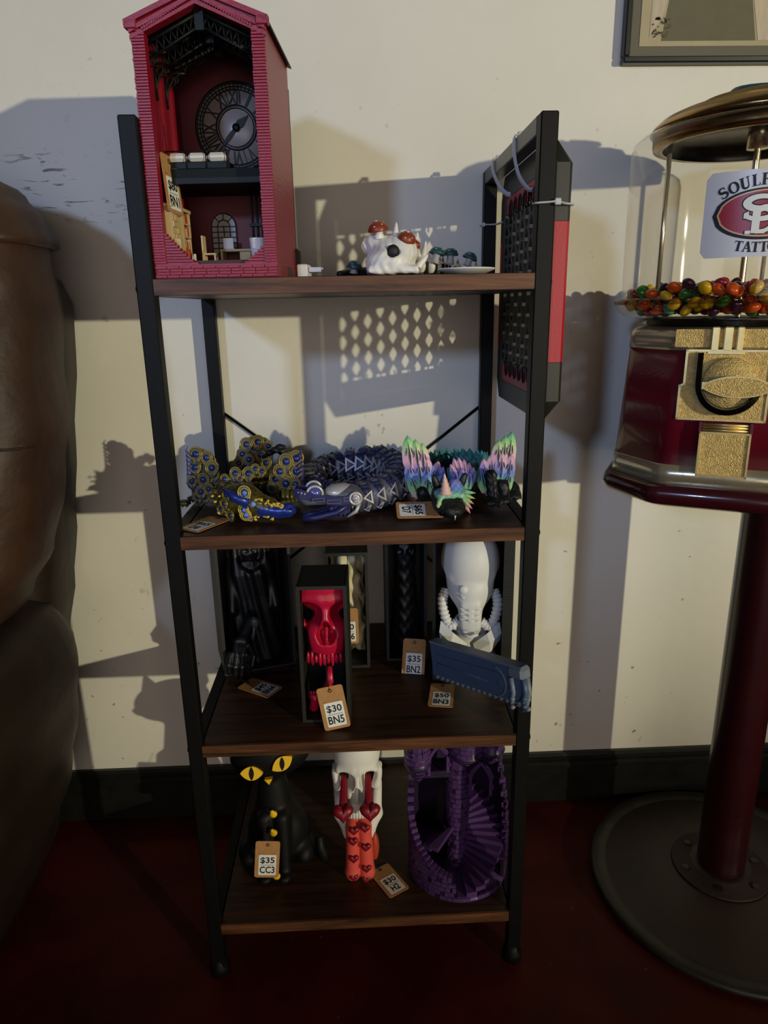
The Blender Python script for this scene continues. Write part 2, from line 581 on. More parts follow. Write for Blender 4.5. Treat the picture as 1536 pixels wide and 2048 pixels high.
# ================================================================== recliner
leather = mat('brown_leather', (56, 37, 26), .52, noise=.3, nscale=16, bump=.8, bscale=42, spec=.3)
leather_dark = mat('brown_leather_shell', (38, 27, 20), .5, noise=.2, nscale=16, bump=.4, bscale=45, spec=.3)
thread = mat('tan_thread', (120, 92, 62), .8)
seam_m = mat('seam_dark', (38, 24, 16), .8)  # dark brown of the cross seam line
def interp(tab, z):
    if z <= tab[0][0]: return tab[0][1:]
    for a, b in zip(tab, tab[1:]):
        if z <= b[0]:
            t = (z - a[0]) / (b[0] - a[0]); t = t * t * (3 - 2 * t)
            return tuple(a[i] + (b[i] - a[i]) * t for i in range(1, len(a)))
    return tab[-1][1:]
XL = -0.78
def sq_ring(x0, x1, y0, y1, z, n=36, e=3.6):
    cx, cy, ax, ay = (x0 + x1) / 2, (y0 + y1) / 2, (x1 - x0) / 2, (y1 - y0) / 2
    p = []
    for k in range(n):
        t = 2 * PI * k / n
        c, s = math.cos(t), math.sin(t)
        p.append((cx + ax * math.copysign(abs(c) ** (2 / e), c), cy + ay * math.copysign(abs(s) ** (2 / e), s), z))
    return p
cush = [(0.425, -0.322, 0.02, 0.16), (0.45, -0.257, -0.015, 0.17), (0.5, -0.199, -0.03, 0.18), (0.556, -0.164, -0.03, 0.185), (0.66, -0.14, -0.02, 0.2), (0.72, -0.132, -0.012, 0.205), (0.8, -0.131, 0.005, 0.215), (0.8561, -0.1325, 0.02, 0.22), (0.901, -0.135, 0.035, 0.225), (0.9291, -0.148, 0.045, 0.225), (0.9571, -0.169, 0.058, 0.22), (0.9796, -0.201, 0.075, 0.21), (0.9964, -0.261, 0.1, 0.2), (1.002, -0.326, 0.115, 0.185)]
rec = thing('leather_recliner', 'brown leather recliner with stitched seams left of the shelf, against the wall', 'armchair')
g = G(); zs = np.linspace(.425, 1.0015, 46)
rings = []
for z in zs:
    xr, y0, y1 = interp(cush, z)
    w = .0035 * math.sin(z * 55) * (1 if z < .9 else .3)
    rings.append(sq_ring(XL, xr + w * .6, y0 + w, y1, z))
g.loft(rings); part('back_cushion', g, leather, rec)
def front_y(x, z, e=3.6):
    xr, y0, y1 = interp(cush, z)
    cx, ax = (XL + xr) / 2, (xr - XL) / 2
    u = min(1, abs((x - cx) / ax))
    return (y0 + y1) / 2 - (y1 - y0) / 2 * (1 - u ** e) ** (1 / e)
# rolled head flap over the top of the cushion, with piping
g = G(); rings = []
flap = [(.875, .0065), (.885, .0085), (.90, .0095), (.93, .0095), (.96, .009), (.98, .008), (.987, .003)]
for z in np.linspace(.900, 1.007, 16):
    o = interp(flap, z - .02)[0]; zz = min(z, 1.0015)
    xr, y0, y1 = interp(cush, zz)
    sh = -.02 + .018 * (z - .882) / .1
    rings.append([(x, y, zq + max(0, .035 * (1 - (x - XL) / (xr - XL))) * 0) for x, y, zq in sq_ring(XL - .01, xr + o, y0 - o, y1 + .004, z)])
g.loft(rings); part('head_flap', g, leather, rec)
g = G(); pts = []
for k in range(60):
    u = k / 59
    x = XL + .05 + u * (-.175 - XL - .05); z = .935 - .030 * u ** 3
    pts.append((x, front_y(x, z) - .0075, z))
g.tube(pts, .0035, 6); part('piping', g, leather_dark, rec)
g = G(); pts = []
for k in range(60):
    u = k / 59
    x = XL + .05 + u * (-.185 - XL - .05); z = .965 - .035 * u ** 3
    pts.append((x, front_y(x, z) - .0085, z))
g.tube(pts, .003, 6); part('piping', g, leather_dark, rec)
# horizontal cross seam with stitches
seam = []
for k in range(50):
    u = k / 49; x = XL + .03 + u * (-.140 - XL - .03); z = .703 - .012 * u + .004 * math.sin(u * 9)
    seam.append((x, front_y(x, z) - .0005, z))
g = G(); g.tube(seam, .0016, 5); sm = part('cross_seam', g, seam_m, rec)
g = G()
for k in range(140):
    u = k / 140; x = -.42 + u * .275; z = .703 - .012 * ((x - XL) / (-.140 - XL)) + .0045
    y = front_y(x, z) - .0016
    g.box((x, y, z), (x + .0013, y + .0008, z + .0007))
part('stitching', g, thread, sm, kind='stuff')
# padded rear shell
shell = [(0.02, -0.322, 0.16, 0.296), (0.3, -0.257, 0.14, 0.296), (0.38, -0.227, 0.14, 0.297), (0.45, -0.21, 0.14, 0.298), (0.55, -0.194, 0.14, 0.299), (0.66, -0.18, 0.14, 0.3), (0.78, -0.163, 0.14, 0.3), (0.84, -0.1585, 0.145, 0.3), (0.865, -0.167, 0.15, 0.298), (0.885, -0.187, 0.16, 0.295), (0.9, -0.232, 0.18, 0.28)]
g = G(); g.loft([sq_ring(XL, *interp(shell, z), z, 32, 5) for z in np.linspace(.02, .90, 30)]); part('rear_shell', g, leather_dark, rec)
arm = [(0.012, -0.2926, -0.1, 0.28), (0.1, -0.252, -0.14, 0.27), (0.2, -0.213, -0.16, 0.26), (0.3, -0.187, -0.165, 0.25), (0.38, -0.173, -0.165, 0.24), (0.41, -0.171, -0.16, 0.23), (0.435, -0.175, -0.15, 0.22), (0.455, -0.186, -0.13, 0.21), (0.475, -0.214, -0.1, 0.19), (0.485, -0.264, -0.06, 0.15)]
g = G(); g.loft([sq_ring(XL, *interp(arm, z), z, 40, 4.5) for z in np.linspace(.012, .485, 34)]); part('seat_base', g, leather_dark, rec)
g = G()
for k in range(110):
    z = .40 - k * .0031; xr, y0, y1 = interp(arm, z)
    x = xr - .052 + .0002 * k
    cx, ax = (XL + xr) / 2, (xr - XL) / 2; u = abs((x - cx) / ax)
    y = (y0 + y1) / 2 - (y1 - y0) / 2 * max(0, 1 - u ** 4.5) ** (1 / 4.5) - .0008
    g.box((x, y, z), (x + .0008, y + .0012, z + .0016))
part('stitching', g, thread, rec, kind='stuff')

# ================================================================== candy machine
BX, BY, TH = 0.645, 0.105, 27.0
GM = T(BX, BY, 0) @ RZ(-TH)
GI = GM.inverted()
gum = thing('candy_machine', 'maroon and brass coin candy machine on a round pedestal, right of the shelf', 'candy machine', M=GM)
maroon = mat('maroon_enamel', (98, 14, 30), .3, noise=.06, nscale=20, coat=.25)
maroon_d = mat('maroon_pipe', (46, 9, 14), .28, coat=.3, noise=.12, nscale=25)
chrome = mat('worn_chrome', (214, 202, 168), .22, .78, noise=.12, nscale=60, bump=.05, bscale=150)
brass = mat('cast_brass', (214, 184, 116), .42, .7, noise=.2, nscale=240, bump=.7, bscale=900)
brass_edge = mat('polished_brass', (216, 188, 122), .34, .75, noise=.1, nscale=90)
dark_steel = mat('dark_steel', (70, 68, 64), .3, 1.0, noise=.2, nscale=80)
lidbrass = mat('tarnished_lid', (168, 138, 88), .24, 1.0, noise=.25, nscale=22, bump=.12, bscale=70)
iron = mat('rusty_cast_iron', (44, 30, 23), .55, noise=.4, nscale=12, bump=.5, bscale=50)
iron_rim = mat('painted_iron_rim', (38, 34, 26), .5, noise=.35, nscale=30, bump=.4, bscale=70)
pb = GI @ Vector((.732, .112, 0)); pp = GI @ Vector((.7243, .1169, 0))
MB_ = T(pb.x, pb.y, 0); MP = T(pp.x, pp.y, 0)
g = G(); g.lathe([(0, .001), (.186, .001), (.192, .004), (.192, .010), (.188, .013), (.176, .0125), (.170, .010)], 72, M=MB_)
part('base_rim', g, iron_rim, gum)
g = G(); g.lathe([(.171, .0100), (.160, .0115), (.14, .016), (.11, .0225), (.085, .0262), (.0, .0268)], 72, M=MB_); part('base_plate', g, iron, gum)
g = G(); g.lathe([(0, .0267), (.066, .0267), (.0672, .0282), (.066, .0298), (.044, .0305), (.0425, .034), (.0375, .0345), (0, .0345)], 48, M=MP)
fl = part('flange', g, iron, gum)
for k in range(6):
    a = PI / 6 + k * PI / 3
    g = G(); g.lathe([(.0062, .0298), (.0062, .0316), (.0045, .0322), (0, .0322)], 6, M=MP @ T(.053 * math.cos(a), .053 * math.sin(a), 0), smooth=False); part('bolt', g, iron_rim, fl)
g = G(); g.lathe([(.0325, .034), (.0325, .614)], 40, M=MP); part('pole', g, maroon_d, gum)
g = G(); g.lathe([(.0325, .598), (.048, .6), (.05, .606), (.05, .612), (0, .612)], 32, M=MP); part('pole_collar', g, dark_steel, gum)
def octo(a, c, z, bev=.012):
    p = []
    base = [(a, -(a - c)), (a, a - c), (a - c, a), (-(a - c), a), (-a, a - c), (-a, -(a - c)), (-(a - c), -a), (a - c, -a)]
    n = 8
    for i in range(n):
        P0 = Vector(base[i]); Pp = Vector(base[i - 1]); Pn = Vector(base[(i + 1) % n])
        u = (Pp - P0).normalized(); w = (Pn - P0).normalized()
        for k in range(4):
            t = k / 3
            q = P0 + u * bev * (1 - t) ** 2 + w * bev * t ** 2
            p.append((q.x, q.y, z))
    return p
def oloft(rows, name, m, cap=True, parent=gum):
    g = G(); g.loft([octo(a, c, z) for a, c, z in rows], cap=cap)
    for i in range(len(g.sm)): g.sm[i] = len(g.f[i]) == 4
    return part(name, g, m, parent)
A0, A1 = .118, .1085     # apothem bottom / top of the tapered body
ap = lambda z: A0 + (A1 - A0) * (z - .637) / (.80 - .637)
CC = .055
oloft([(ap(.659), CC, .659), (ap(.78), CC, .78)], 'body', maroon)
oloft([(ap(.637), CC, .637), (ap(.637) + .001, CC, .6375), (ap(.659) + .001, CC, .6588), (ap(.659) - .004, CC, .6592)], 'bottom_band', chrome)
oloft([(ap(.78) - .004, CC, .7797), (ap(.78) + .001, CC, .78), (ap(.797) + .001, CC, .797), (ap(.797) - .003, CC, .801), (ap(.8) - .012, CC, .803), (.0, 0, .8032)] if 0 else
      [(ap(.78) - .004, CC, .7797), (ap(.78) + .001, CC, .78), (ap(.797) + .001, CC, .797), (ap(.797) - .003, CC, .801), (ap(.8) - .012, CC, .803)], 'top_band', chrome)
oloft([(.105, CC, .612), (.118, CC, .6125), (.1255, CC, .617), (.1275, CC, .624), (.1265, CC, .632), (.121, CC, .637), (.105, CC, .6373)], 'tray', mat('maroon_tray', (58, 14, 22), .2, coat=.5))
for sx in (-1, 1):
    g = G(); g.box((sx * .103 - .013, -.104, .607), (sx * .103 + .013, -.098, .612)) if 0 else None
# front: brass ridged crest, coin plate, handle, flap.  local front is -y; plane leans with the taper
fy = -ap(.74) - .001
lean = math.degrees(math.atan((A0 - A1) / .163))
FM = T(0, fy, .745) @ RX(-lean) @ RX(90)       # x right, y up, z out of the front
g = G(); g.prism(rrect(.100, .018, .001), 0, .0035); crest = part('crest_plate', g, brass, gum, M=FM @ T(-.008, .0475, 0))
for k, (x, w) in enumerate(((-.0125, .0075), (-.0005, .0085), (.0105, .0065))):
    g = G(); g.box((x - w / 2, -.013, .003), (x + w / 2, .0115, .0075), b=.0012); part('rib', g, brass_edge, crest)
g = G(); g.box((-.019, -.0165, .003), (.0165, -.0125, .0065), b=.001); part('rib_base', g, brass_edge, crest)
plate = None
g = G()
pts = [(-.046, .036), (.034, .036), (.034, -.036), (-.050, -.036), (-.050, -.001), (-.046, .001)]
g.prism([(x, y) for x, y in pts], 0, .006)
plate = part('coin_plate', g, brass, gum, M=FM)
g = G()   # raised rim of the plate
def rim(g, pts, w, z0, z1):
    for a, b in zip(pts, pts[1:] + pts[:1]):
        a = Vector(a); b = Vector(b); d = (b - a).normalized() * w / 2; nrm = Vector((-d.y, d.x))
        q = [a - d + nrm, b + d + nrm, b + d - nrm, a - d - nrm]
        g.prism([(v.x, v.y) for v in q], z0, z1)
rim(g, [(x * .985, y * .975) for x, y in pts], .0022, .005, .0072); part('plate_rim', g, brass_edge, plate)
# U-shaped coin guard: dark ring around the round dial
g = G(); outer = [(-.0335, .030)] + [(-.003 + .0315 * math.cos(a), .0005 - .0315 * math.sin(a) * 1.0) for a in np.linspace(PI, 2 * PI, 25)[::1] if 0]
arc = [(-.0345, .033), (-.0345, .02), (-.0345, .004)] + [(-.003 + .0315 * math.cos(a), .003 + .0325 * math.sin(a)) for a in np.linspace(PI, 2 * PI, 24)]
rings = []
for x, y in arc:
    cx, cy = -.003, .003
    d = Vector((x - cx, y - cy)); d = Vector((1 if x > cx else -1, 0)) if y > cy else d.normalized()
    o = Vector((x, y)); i_ = o - d * .0052
    rings.append([(o.x, o.y, .005), (o.x, o.y, .0135), (i_.x, i_.y, .0165), (i_.x, i_.y, .005)])
g.loft(rings, smooth=False); part('coin_guard', g, dark_steel, plate)
g = G(); g.lathe([(.0255, .006), (.0255, .0105), (.0245, .0118), (0, .0118)], 36, M=T(-.003, .003, 0)); part('dial', g, brass, plate)
hp = []
for k in range(25):
    t = -1 + 2 * k / 24
    hp.append((.005 + .032 * t, .0085 * (1 - abs(t) ** 2.2) + .0022))
hp += [(x, -y) for x, y in hp[::-1]]
g = G(); g.prism(hp, .018, .027); g.box((-.028, -.0028, .011), (-.018, .0042, .0265)); g.box((-.010, -.006, .010), (.012, .006, .020)); hd = part('turn_handle', g, brass_edge, plate)
g = G(); g.prism([(x * .95 + .0002, y * .86) for x, y in hp], .027, .0282); part('handle_face', g, brass, hd)
flap_M = T(0, -ap(.677) - .0015, .677) @ RX(-lean) @ RX(90)
g = G(); g.box((-.0255, -.0265, 0), (.0235, .0205, .006), b=.001); fp_ = part('chute_flap', g, brass, gum, M=flap_M)
g = G(); rim(g, [(-.0245, -.0255), (.0225, -.0255), (.0225, .0195), (-.0245, .0195)], .002, .0055, .0075); part('flap_rim', g, brass_edge, fp_)
g = G()
for y in (.0222, .0252, .028):
    g.tube([(-.023, y, .0035), (.021, y, .0035)], .0015, 8)
part('hinge', g, brass_edge, fp_)
for x_ in (-.0265, .0215):
    g = G(); g.box((x_, .0205, 0), (x_ + .003, .0305, .006)); part('hinge_lug', g, maroon, fp_)
# collar between body and globe
g = G(); g.lathe([(.094, .802), (.098, .8045), (.098, .8085), (.104, .8115), (0, .8115)], 48); part('globe_seat', g, dark_steel, gum)
# clear globe
def glass_mat(name, tint, edge):
    m = bpy.data.materials.new(name); m.use_nodes = True
    nt = m.node_tree; N = nt.nodes; L = nt.links
    N.remove(N['Principled BSDF']); out = N['Material Output']
    tr = N.new('ShaderNodeBsdfTransparent'); tr.inputs[0].default_value = (*tint, 1)
    gl = N.new('ShaderNodeBsdfGlossy'); gl.inputs['Roughness'].default_value = .04; gl.inputs['Color'].default_value = (.95, .95, .95, 1)
    lw = N.new('ShaderNodeLayerWeight'); lw.inputs['Blend'].default_value = .5
    pw = N.new('ShaderNodeMath'); pw.operation = 'POWER'; L.new(lw.outputs['Facing'], pw.inputs[0]); pw.inputs[1].default_value = 5
    fr = N.new('ShaderNodeMath'); fr.operation = 'MULTIPLY_ADD'; L.new(pw.outputs[0], fr.inputs[0]); fr.inputs[1].default_value = edge; fr.inputs[2].default_value = .025
    mx = N.new('ShaderNodeMixShader'); L.new(fr.outputs[0], mx.inputs[0]); L.new(tr.outputs[0], mx.inputs[1]); L.new(gl.outputs[0], mx.inputs[2])
    L.new(mx.outputs[0], out.inputs[0]); return m
glass = glass_mat('clear_acrylic', (.93, .92, .905), .85)
g = G(); g.lathe([(.100, .812), (.112, .812), (.124, .8145), (.131, .820), (.1345, .827)], 64); part('globe_brim_bowl', g, glass, gum)
g = G(); g.lathe([(.1335, .8265), (.1358, .828), (.1358, .8315), (.1285, .8335)], 64); part('globe_brim', g, glass_mat('smoky_acrylic_rim', (.50, .43, .37), .5), gum)
g = G(); g.lathe([(.1277, .8335), (.1285, .90), (.1290, .985), (.1265, .9945), (.1195, 1.0005), (.110, 1.003), (.105, 1.0035)], 64); part('globe', g, glass, gum)
g = G(); g.lathe([(.096, .9895), (.106, .990), (.107, .994), (.107, 1.0045), (.1105, 1.0055), (.108, 1.010), (.100, 1.017), (.088, 1.022), (.066, 1.026), (.062, 1.0315), (.050, 1.0345), (0, 1.0365)], 64)
part('lid', g, lidbrass, gum)
g = G(); g.lathe([(.096, .990), (.0955, 1.0045), (0, 1.0045)], 48); part('lid_underside', g, dark_steel, gum)
g = G(); g.lathe([(0, .985), (.011, .985), (.011, 1.0045)], 20); g.lathe([(.0035, .8115), (.0035, .99)], 12); part('centre_rod', g, chrome, gum)
for deg in (-165, 75):
    a = math.radians(deg)
    g = G(); g.tube([(.112 * math.cos(a) * .8, .112 * math.sin(a) * .8, .81), (.112 * math.cos(a) * .8, .112 * math.sin(a) * .8, 1.0)], .0026, 10); part('rod', g, chrome, gum)
# sticker, bent round the globe
AC = math.radians(-113 + TH); SZc = .9078; SR = .1293
def onglobe(x, y, d=0.0):
    a = AC + x / SR
    return ((SR + d) * math.cos(a), (SR + d) * math.sin(a), SZc + y)
def flat_on(g, poly, d, mi=0, cuts=None):
    """bend a flat outline round the globe as a thin strip mesh (x sliced)"""
    vs = [onglobe(x, y, d) for x, y in poly]
    g.add(vs, [tuple(range(len(vs)))], mi)
def ell_on(g, rx, ry, d, mi, cx=0, cy=0, n=48, x_lim=None):
    cols = 24; top = []; bot = []
    for k in range(cols + 1):
        x = -rx + 2 * rx * k / cols
        h = ry * math.sqrt(max(0, 1 - (x / rx) ** 2))
        top.append(onglobe(cx + x, cy + h, d)); bot.append(onglobe(cx + x, cy - h, d))
    g.add(bot + top, [(k, k + 1, cols + 1 + k + 1, cols + 1 + k) for k in range(cols)], mi, smooth=True)
def rect_on(g, hw, hh, d, mi, r=.006):
    cols = 24; top = []; bot = []
    for k in range(cols + 1):
        x = -hw + 2 * hw * k / cols
        e = max(0, abs(x) - (hw - r)); h = hh - (r - math.sqrt(max(0, r * r - e * e)))
        top.append(onglobe(x, h, d)); bot.append(onglobe(x, -h, d))
    g.add(bot + top, [(k, k + 1, cols + 1 + k + 1, cols + 1 + k) for k in range(cols)], mi, smooth=True)
st_white = mat('sticker_paper', (206, 206, 212), .35)
st_red = mat('sticker_red', (150, 22, 34), .35); st_gold = mat('sticker_gold', (214, 170, 130), .35)
g = G(); rect_on(g, .053, .0385, .0002, 0); sk = part('sticker', g, st_white, gum)
g = G(); ell_on(g, .0445, .0228, .0004, 0, 0, -.0005); part('oval_border', g, ink, sk)
g = G(); ell_on(g, .0415, .0208, .0006, 0, .001, 0); part('oval_gold_line', g, st_gold, sk)
g = G(); ell_on(g, .0398, .0195, .0008, 0, .0012, 0); part('oval_field', g, st_red, sk)
# hand-drawn serif letters from thick and thin strokes
def stroke(pts, w):
    L_ = []; R2 = []
    for i, p in enumerate(pts):
        a = Vector(pts[max(i - 1, 0)]); b = Vector(pts[min(i + 1, len(pts) - 1)]); t = (b - a).normalized(); n_ = Vector((-t.y, t.x))
        wi = w[i] if isinstance(w, list) else w
        L_.append(Vector(p) + n_ * wi / 2); R2.append(Vector(p) - n_ * wi / 2)
    return [[L_[i], L_[i + 1], R2[i + 1], R2[i]] for i in range(len(pts) - 1)]
def arcp(cx, cy, rx, ry, a0, a1, n=12):
    return [(cx + rx * math.cos(math.radians(a0 + (a1 - a0) * k / n)), cy + ry * math.sin(math.radians(a0 + (a1 - a0) * k / n))) for k in range(n + 1)]
TK_, TN = .24, .09
def serif(x, y, w=.42, h=.07): return [[Vector((x - w / 2, y - h / 2)), Vector((x + w / 2, y - h / 2)), Vector((x + w / 2, y + h / 2)), Vector((x - w / 2, y + h / 2))]]
def glyph(c):
    if c == 'S':
        p = arcp(.36, .74, .27, .23, 30, 270, 12) + arcp(.36, .27, .29, .24, 90, -150, 12)[1:]
        n = len(p); w = [TN + (TK_ - TN) * max(0, math.sin(PI * (i / (n - 1)))) ** 1.5 for i in range(n)]
        return stroke(p, w) + [[Vector((.55, .98)), Vector((.62, .98)), Vector((.62, .68)), Vector((.55, .78))], [Vector((.08, .02)), Vector((.15, .02)), Vector((.15, .22)), Vector((.08, .32))]], .72
    if c in 'OC':
        a0, a1 = (0, 360) if c == 'O' else (42, 318)
        p = arcp(.42, .5, .36, .46, a0, a1, 24)
        w = [TN + (TK_ - TN) * abs(math.cos(math.radians(a0 + (a1 - a0) * i / 24))) for i in range(25)]
        q = stroke(p, w)
        if c == 'C': q += [[Vector((.66, .97)), Vector((.74, .97)), Vector((.74, .62)), Vector((.66, .72))]]
        return q, .84
    if c == 'U':
        return stroke([(.2, 1), (.2, .3)] + arcp(.45, .3, .25, .27, 180, 360, 10) + [(.70, 1)], [TK_] * 2 + [TK_ - (TK_ - TN) * k / 10 for k in range(11)] + [TN]) + serif(.2, .97) + serif(.70, .97, .3), .9
    if c == 'L':
        return stroke([(.22, 1), (.22, 0)], TK_) + serif(.22, .97) + serif(.35, .035, .68) + [[Vector((.62, .0)), Vector((.69, .0)), Vector((.69, .3)), Vector((.63, .2))]], .74
    if c == 'P':
        return stroke([(.22, 1), (.22, 0)], TK_) + serif(.22, .03) + serif(.2, .97, .36) + stroke([(.22, .96), (.4, .96)] + arcp(.42, .72, .24, .24, 90, -90, 10) + [(.22, .48)], [TN] * 2 + [TN + (TK_ - TN) * math.sin(PI * k / 10) for k in range(11)] + [TN]), .74
    if c == 'A':
        return stroke([(.12, 0), (.42, 1)], TN) + stroke([(.42, 1), (.74, 0)], TK_) + stroke([(.22, .33), (.62, .33)], TN) + serif(.12, .03, .3) + serif(.74, .03, .4), .86
    if c == 'T':
        return stroke([(.4, 1), (.4, 0)], TK_) + serif(.4, .955, .78, .09) + serif(.4, .03) + [[Vector((.01, 1)), Vector((.07, 1)), Vector((.05, .78)), Vector((.01, .72))], [Vector((.73, 1)), Vector((.79, 1)), Vector((.79, .72)), Vector((.75, .78))]], .8
    if c == 'H':
        return stroke([(.22, 1), (.22, 0)], TK_) + stroke([(.72, 1), (.72, 0)], TK_) + stroke([(.22, .5), (.72, .5)], TN) + serif(.22, .03) + serif(.22, .97) + serif(.72, .03) + serif(.72, .97), .95
    return [], .4
def bow_text(g, word, size, xs, yfun, rot, d):
    tot = sum(glyph(c)[1] for c in word) * size
    x = -tot / 2
    for c in word:
        qs, adv = glyph(c)
        xc = xs + x + adv * size / 2
        a = rot(xc); y0 = yfun(xc)
        for q in qs:
            P = []
            for v in q:
                lx = (v.x - adv / 2) * size; ly = v.y * size
                P.append((xc + lx * math.cos(a) - ly * math.sin(a), y0 + lx * math.sin(a) + ly * math.cos(a)))
            flat_on(g, P, d)
        x += adv * size
g = G()
up = lambda x: .0245 - (x / .040) ** 2 * .0125
bow_text(g, 'SOULPATCH', .0102, 0, up, lambda x: -.62 * x / .040, .0005)
dn = lambda x: -.0345 + (x / .040) ** 2 * .007
bow_text(g, 'TATTOO', .0092, 0, dn, lambda x: .33 * x / .040, .0005)
part('lettering', g, ink, sk, kind='stuff')
# interlocked S and D monogram, white with black edge
for k, (grow, d, m, nm) in enumerate(((.0012, .0010, ink, 'monogram_edge'), (0, .0012, sticker_white, 'monogram'))):
    g = G()
    def emit(polys, sc, ox, oy):
        for q in polys:
            c_ = sum((v for v in q), Vector((0, 0))) / len(q)
            P = []
            for v in q:
                w = Vector((ox + v.x * sc[0], oy + v.y * sc[1])); cc = Vector((ox + c_.x * sc[0], oy + c_.y * sc[1]))
                dd = w - cc; dd = dd * (1 + grow / max(dd.length, 1e-5))
                P.append(((cc + dd).x, (cc + dd).y))
            flat_on(g, P, d)
    sp_ = arcp(.5, .70, .40, .26, 25, 270, 14) + arcp(.5, .26, .42, .24, 90, -160, 14)[1:]
    emit(stroke(sp_, [.16 + .10 * math.sin(PI * i / (len(sp_) - 1)) for i in range(len(sp_))]) + [[Vector((.80, .98)), Vector((.95, .98)), Vector((.95, .66)), Vector((.80, .76))], [Vector((.04, .06)), Vector((.18, .06)), Vector((.18, .36)), Vector((.04, .28))]], (.030, .021), -.018, -.0055)
    emit(stroke([(.25, 1), (.25, 0)], .28) + serif(.25, .04, .7, .13) + stroke([(.25, .95)] + arcp(.45, .5, .42, .44, 90, -90, 12) + [(.25, .06)], .16), (.024, .0225), -.012, -.0175)
    part(nm, g, m, sk)
# teal thing lying on the lid
g = G(); rr = random.Random(3)
rings = []
for i, (k, z) in enumerate(((1.0, 0), (1.03, .0015), (.96, .005), (.6, .0072), (.1, .008))):
    rings.append([(k * .046 * math.cos(a) * (1 + .08 * math.sin(3 * a + 1)), k * .034 * math.sin(a) * (1 + .06 * math.cos(2 * a)), z + .002 * math.sin(2 * a)) for a in np.linspace(0, 2 * PI, 28, endpoint=False)])
g.loft(rings)
single('plastic_dish', g, mat('teal_plastic', (22, 84, 104), .3), 'teal plastic dish lying upside down on the brass lid of the candy machine', 'dish', M=GM @ T(.006, .0, 1.0352))
# candies: every sweet in the globe is a thing
cols = [('orange', (206, 78, 14)), ('yellow', (214, 168, 16)), ('green', (48, 112, 26)), ('red', (136, 18, 34)), ('purple', (60, 22, 44)), ('teal green', (62, 140, 104))]
protos = []
for nm, c in cols:
    g = G(); g.ell((0, 0, 0), (.0074, .0074, .0051), 14, 8)
    protos.append(g.mesh('candy', mat('candy_' + nm.replace(' ', '_'), c, .22, coat=.3)))
pos = []
rc = random.Random(11)
tries = 0
def rad_lim(z): return .1185 if z > .826 else .104 + .0145 * max(0, (z - .8185)) / .0075
while len(pos) < 292 and tries < 60000:
    tries += 1
    a = rc.random() * 2 * PI; z = .8187 + rc.random() ** 1.0 * .031; r = rad_lim(z) * math.sqrt(.42 + .58 * rc.random()) if z < .842 else rad_lim(z) * math.sqrt(rc.random())
    if z > .8435 + .004 * math.sin(3 * a + 1): continue
    p = Vector((r * math.cos(a), r * math.sin(a), z))
    if r < .014: continue
    ok = True
    for deg in (-165, 75):
        if (Vector((.0896 * math.cos(math.radians(deg)), .0896 * math.sin(math.radians(deg)))) - p.xy).length < .0105: ok = False
    if ok and all((p - q).length > .0134 for q in pos): pos.append(p)
for i, p in enumerate(pos):
    k = rc.choices(range(6), (24, 18, 20, 18, 16, 5))[0]
    o = link('candy', protos[k])
    o.matrix_world = GM @ T(p) @ Matrix.Rotation(rc.uniform(-.9, .9), 4, 'X') @ Matrix.Rotation(rc.uniform(-.9, .9), 4, 'Y')
    o['label'] = 'small round %s candy among the sweets in the clear globe' % cols[k][0]
    o['category'] = 'candy'; o['group'] = '%s candies in the clear globe' % cols[k][0]

# ================================================================== framed picture
def PWALL(x, y, z): return Vector((x, YW - y, z))
pic = thing('framed_picture', 'black framed abstract picture with grey wedge shape, high on the wall at the right', 'picture', loc=(.5605, YW, 1.124))
ang = Matrix.Rotation(math.radians(.3), 4, 'Y')
PWd, PHt = .50, .40
fr_m = mat('black_frame', (26, 26, 30), .35)
for nm, lo, hi in (('frame_bottom', (0, -.016, 0), (PWd, -.0006, .0075)), ('frame_top', (0, -.016, PHt - .0075), (PWd, -.0006, PHt)), ('frame_side', (0, -.016, .0075), (.0075, -.0006, PHt - .0075)), ('frame_side', (PWd - .0075, -.016, .0075), (PWd, -.0006, PHt - .0075))):
    g = G(); g.box(lo, hi, b=.0015); part(nm, g, fr_m, pic)
g = G(); g.box((.0075, -.008, .0075), (PWd - .0075, -.001, PHt - .0075)); part('mount_board', g, mat('grey_mount', (112, 106, 92), .8), pic)
g = G(); g.box((.021, -.009, .020), (PWd - .021, -.008, PHt - .020)); pr_ = part('print_sheet', g, mat('aged_paper', (186, 172, 140), .8, noise=.06, nscale=30), pic)
g = G(); g.prism([(.049, .026), (.172, .026), (.150, .13), (.064, .13)], .009, .0094, M=RX(90)); part('grey_wedge', g, mat('print_grey', (112, 106, 84), .8, noise=.05, nscale=60), pr_)
pale = mat('print_pale', (206, 190, 168), .8, noise=.12, nscale=50, stretch=(3, 1, .6)); brown = mat('print_brown', (96, 84, 64), .85, noise=.4, nscale=200)
g = G()
g.prism([(.036, .13), (.0645, .13), (.0495, .055), (.033, .03)], .0090, .0096, M=RX(90)); g.prism([(.150, .13), (.172, .13), (.198, .026), (.175, .026)], .0090, .0096, M=RX(90)); part('pale_streak', g, pale, pr_)
g = G(); rq = random.Random(5)
for k in range(26):
    x = .035 + rq.random() * .022; z = .028 + rq.random() * .022; w = .002 + rq.random() * .005
    g.prism([(x, z), (x + w, z + .001), (x + w * .8, z + .0035 * rq.random() + .001), (x, z + .002)], .0096, .0098, M=RX(90))
for k in range(10):
    t = rq.random(); x = .164 + .030 * (1 - t) + rq.random() * .006; z = .03 + t * .09
    g.prism([(x, z), (x + .0012, z), (x - .004, z + .022), (x - .006, z + .022)], .0096, .0098, M=RX(90))
part('brush_marks', g, brown, pr_, kind='stuff')
g = G(); g.box((.0075, -.0125, .0075), (PWd - .0075, -.0115, PHt - .0075)); part('glazing', g, glass_mat('picture_glass', (.98, .98, .97), .08), pic)
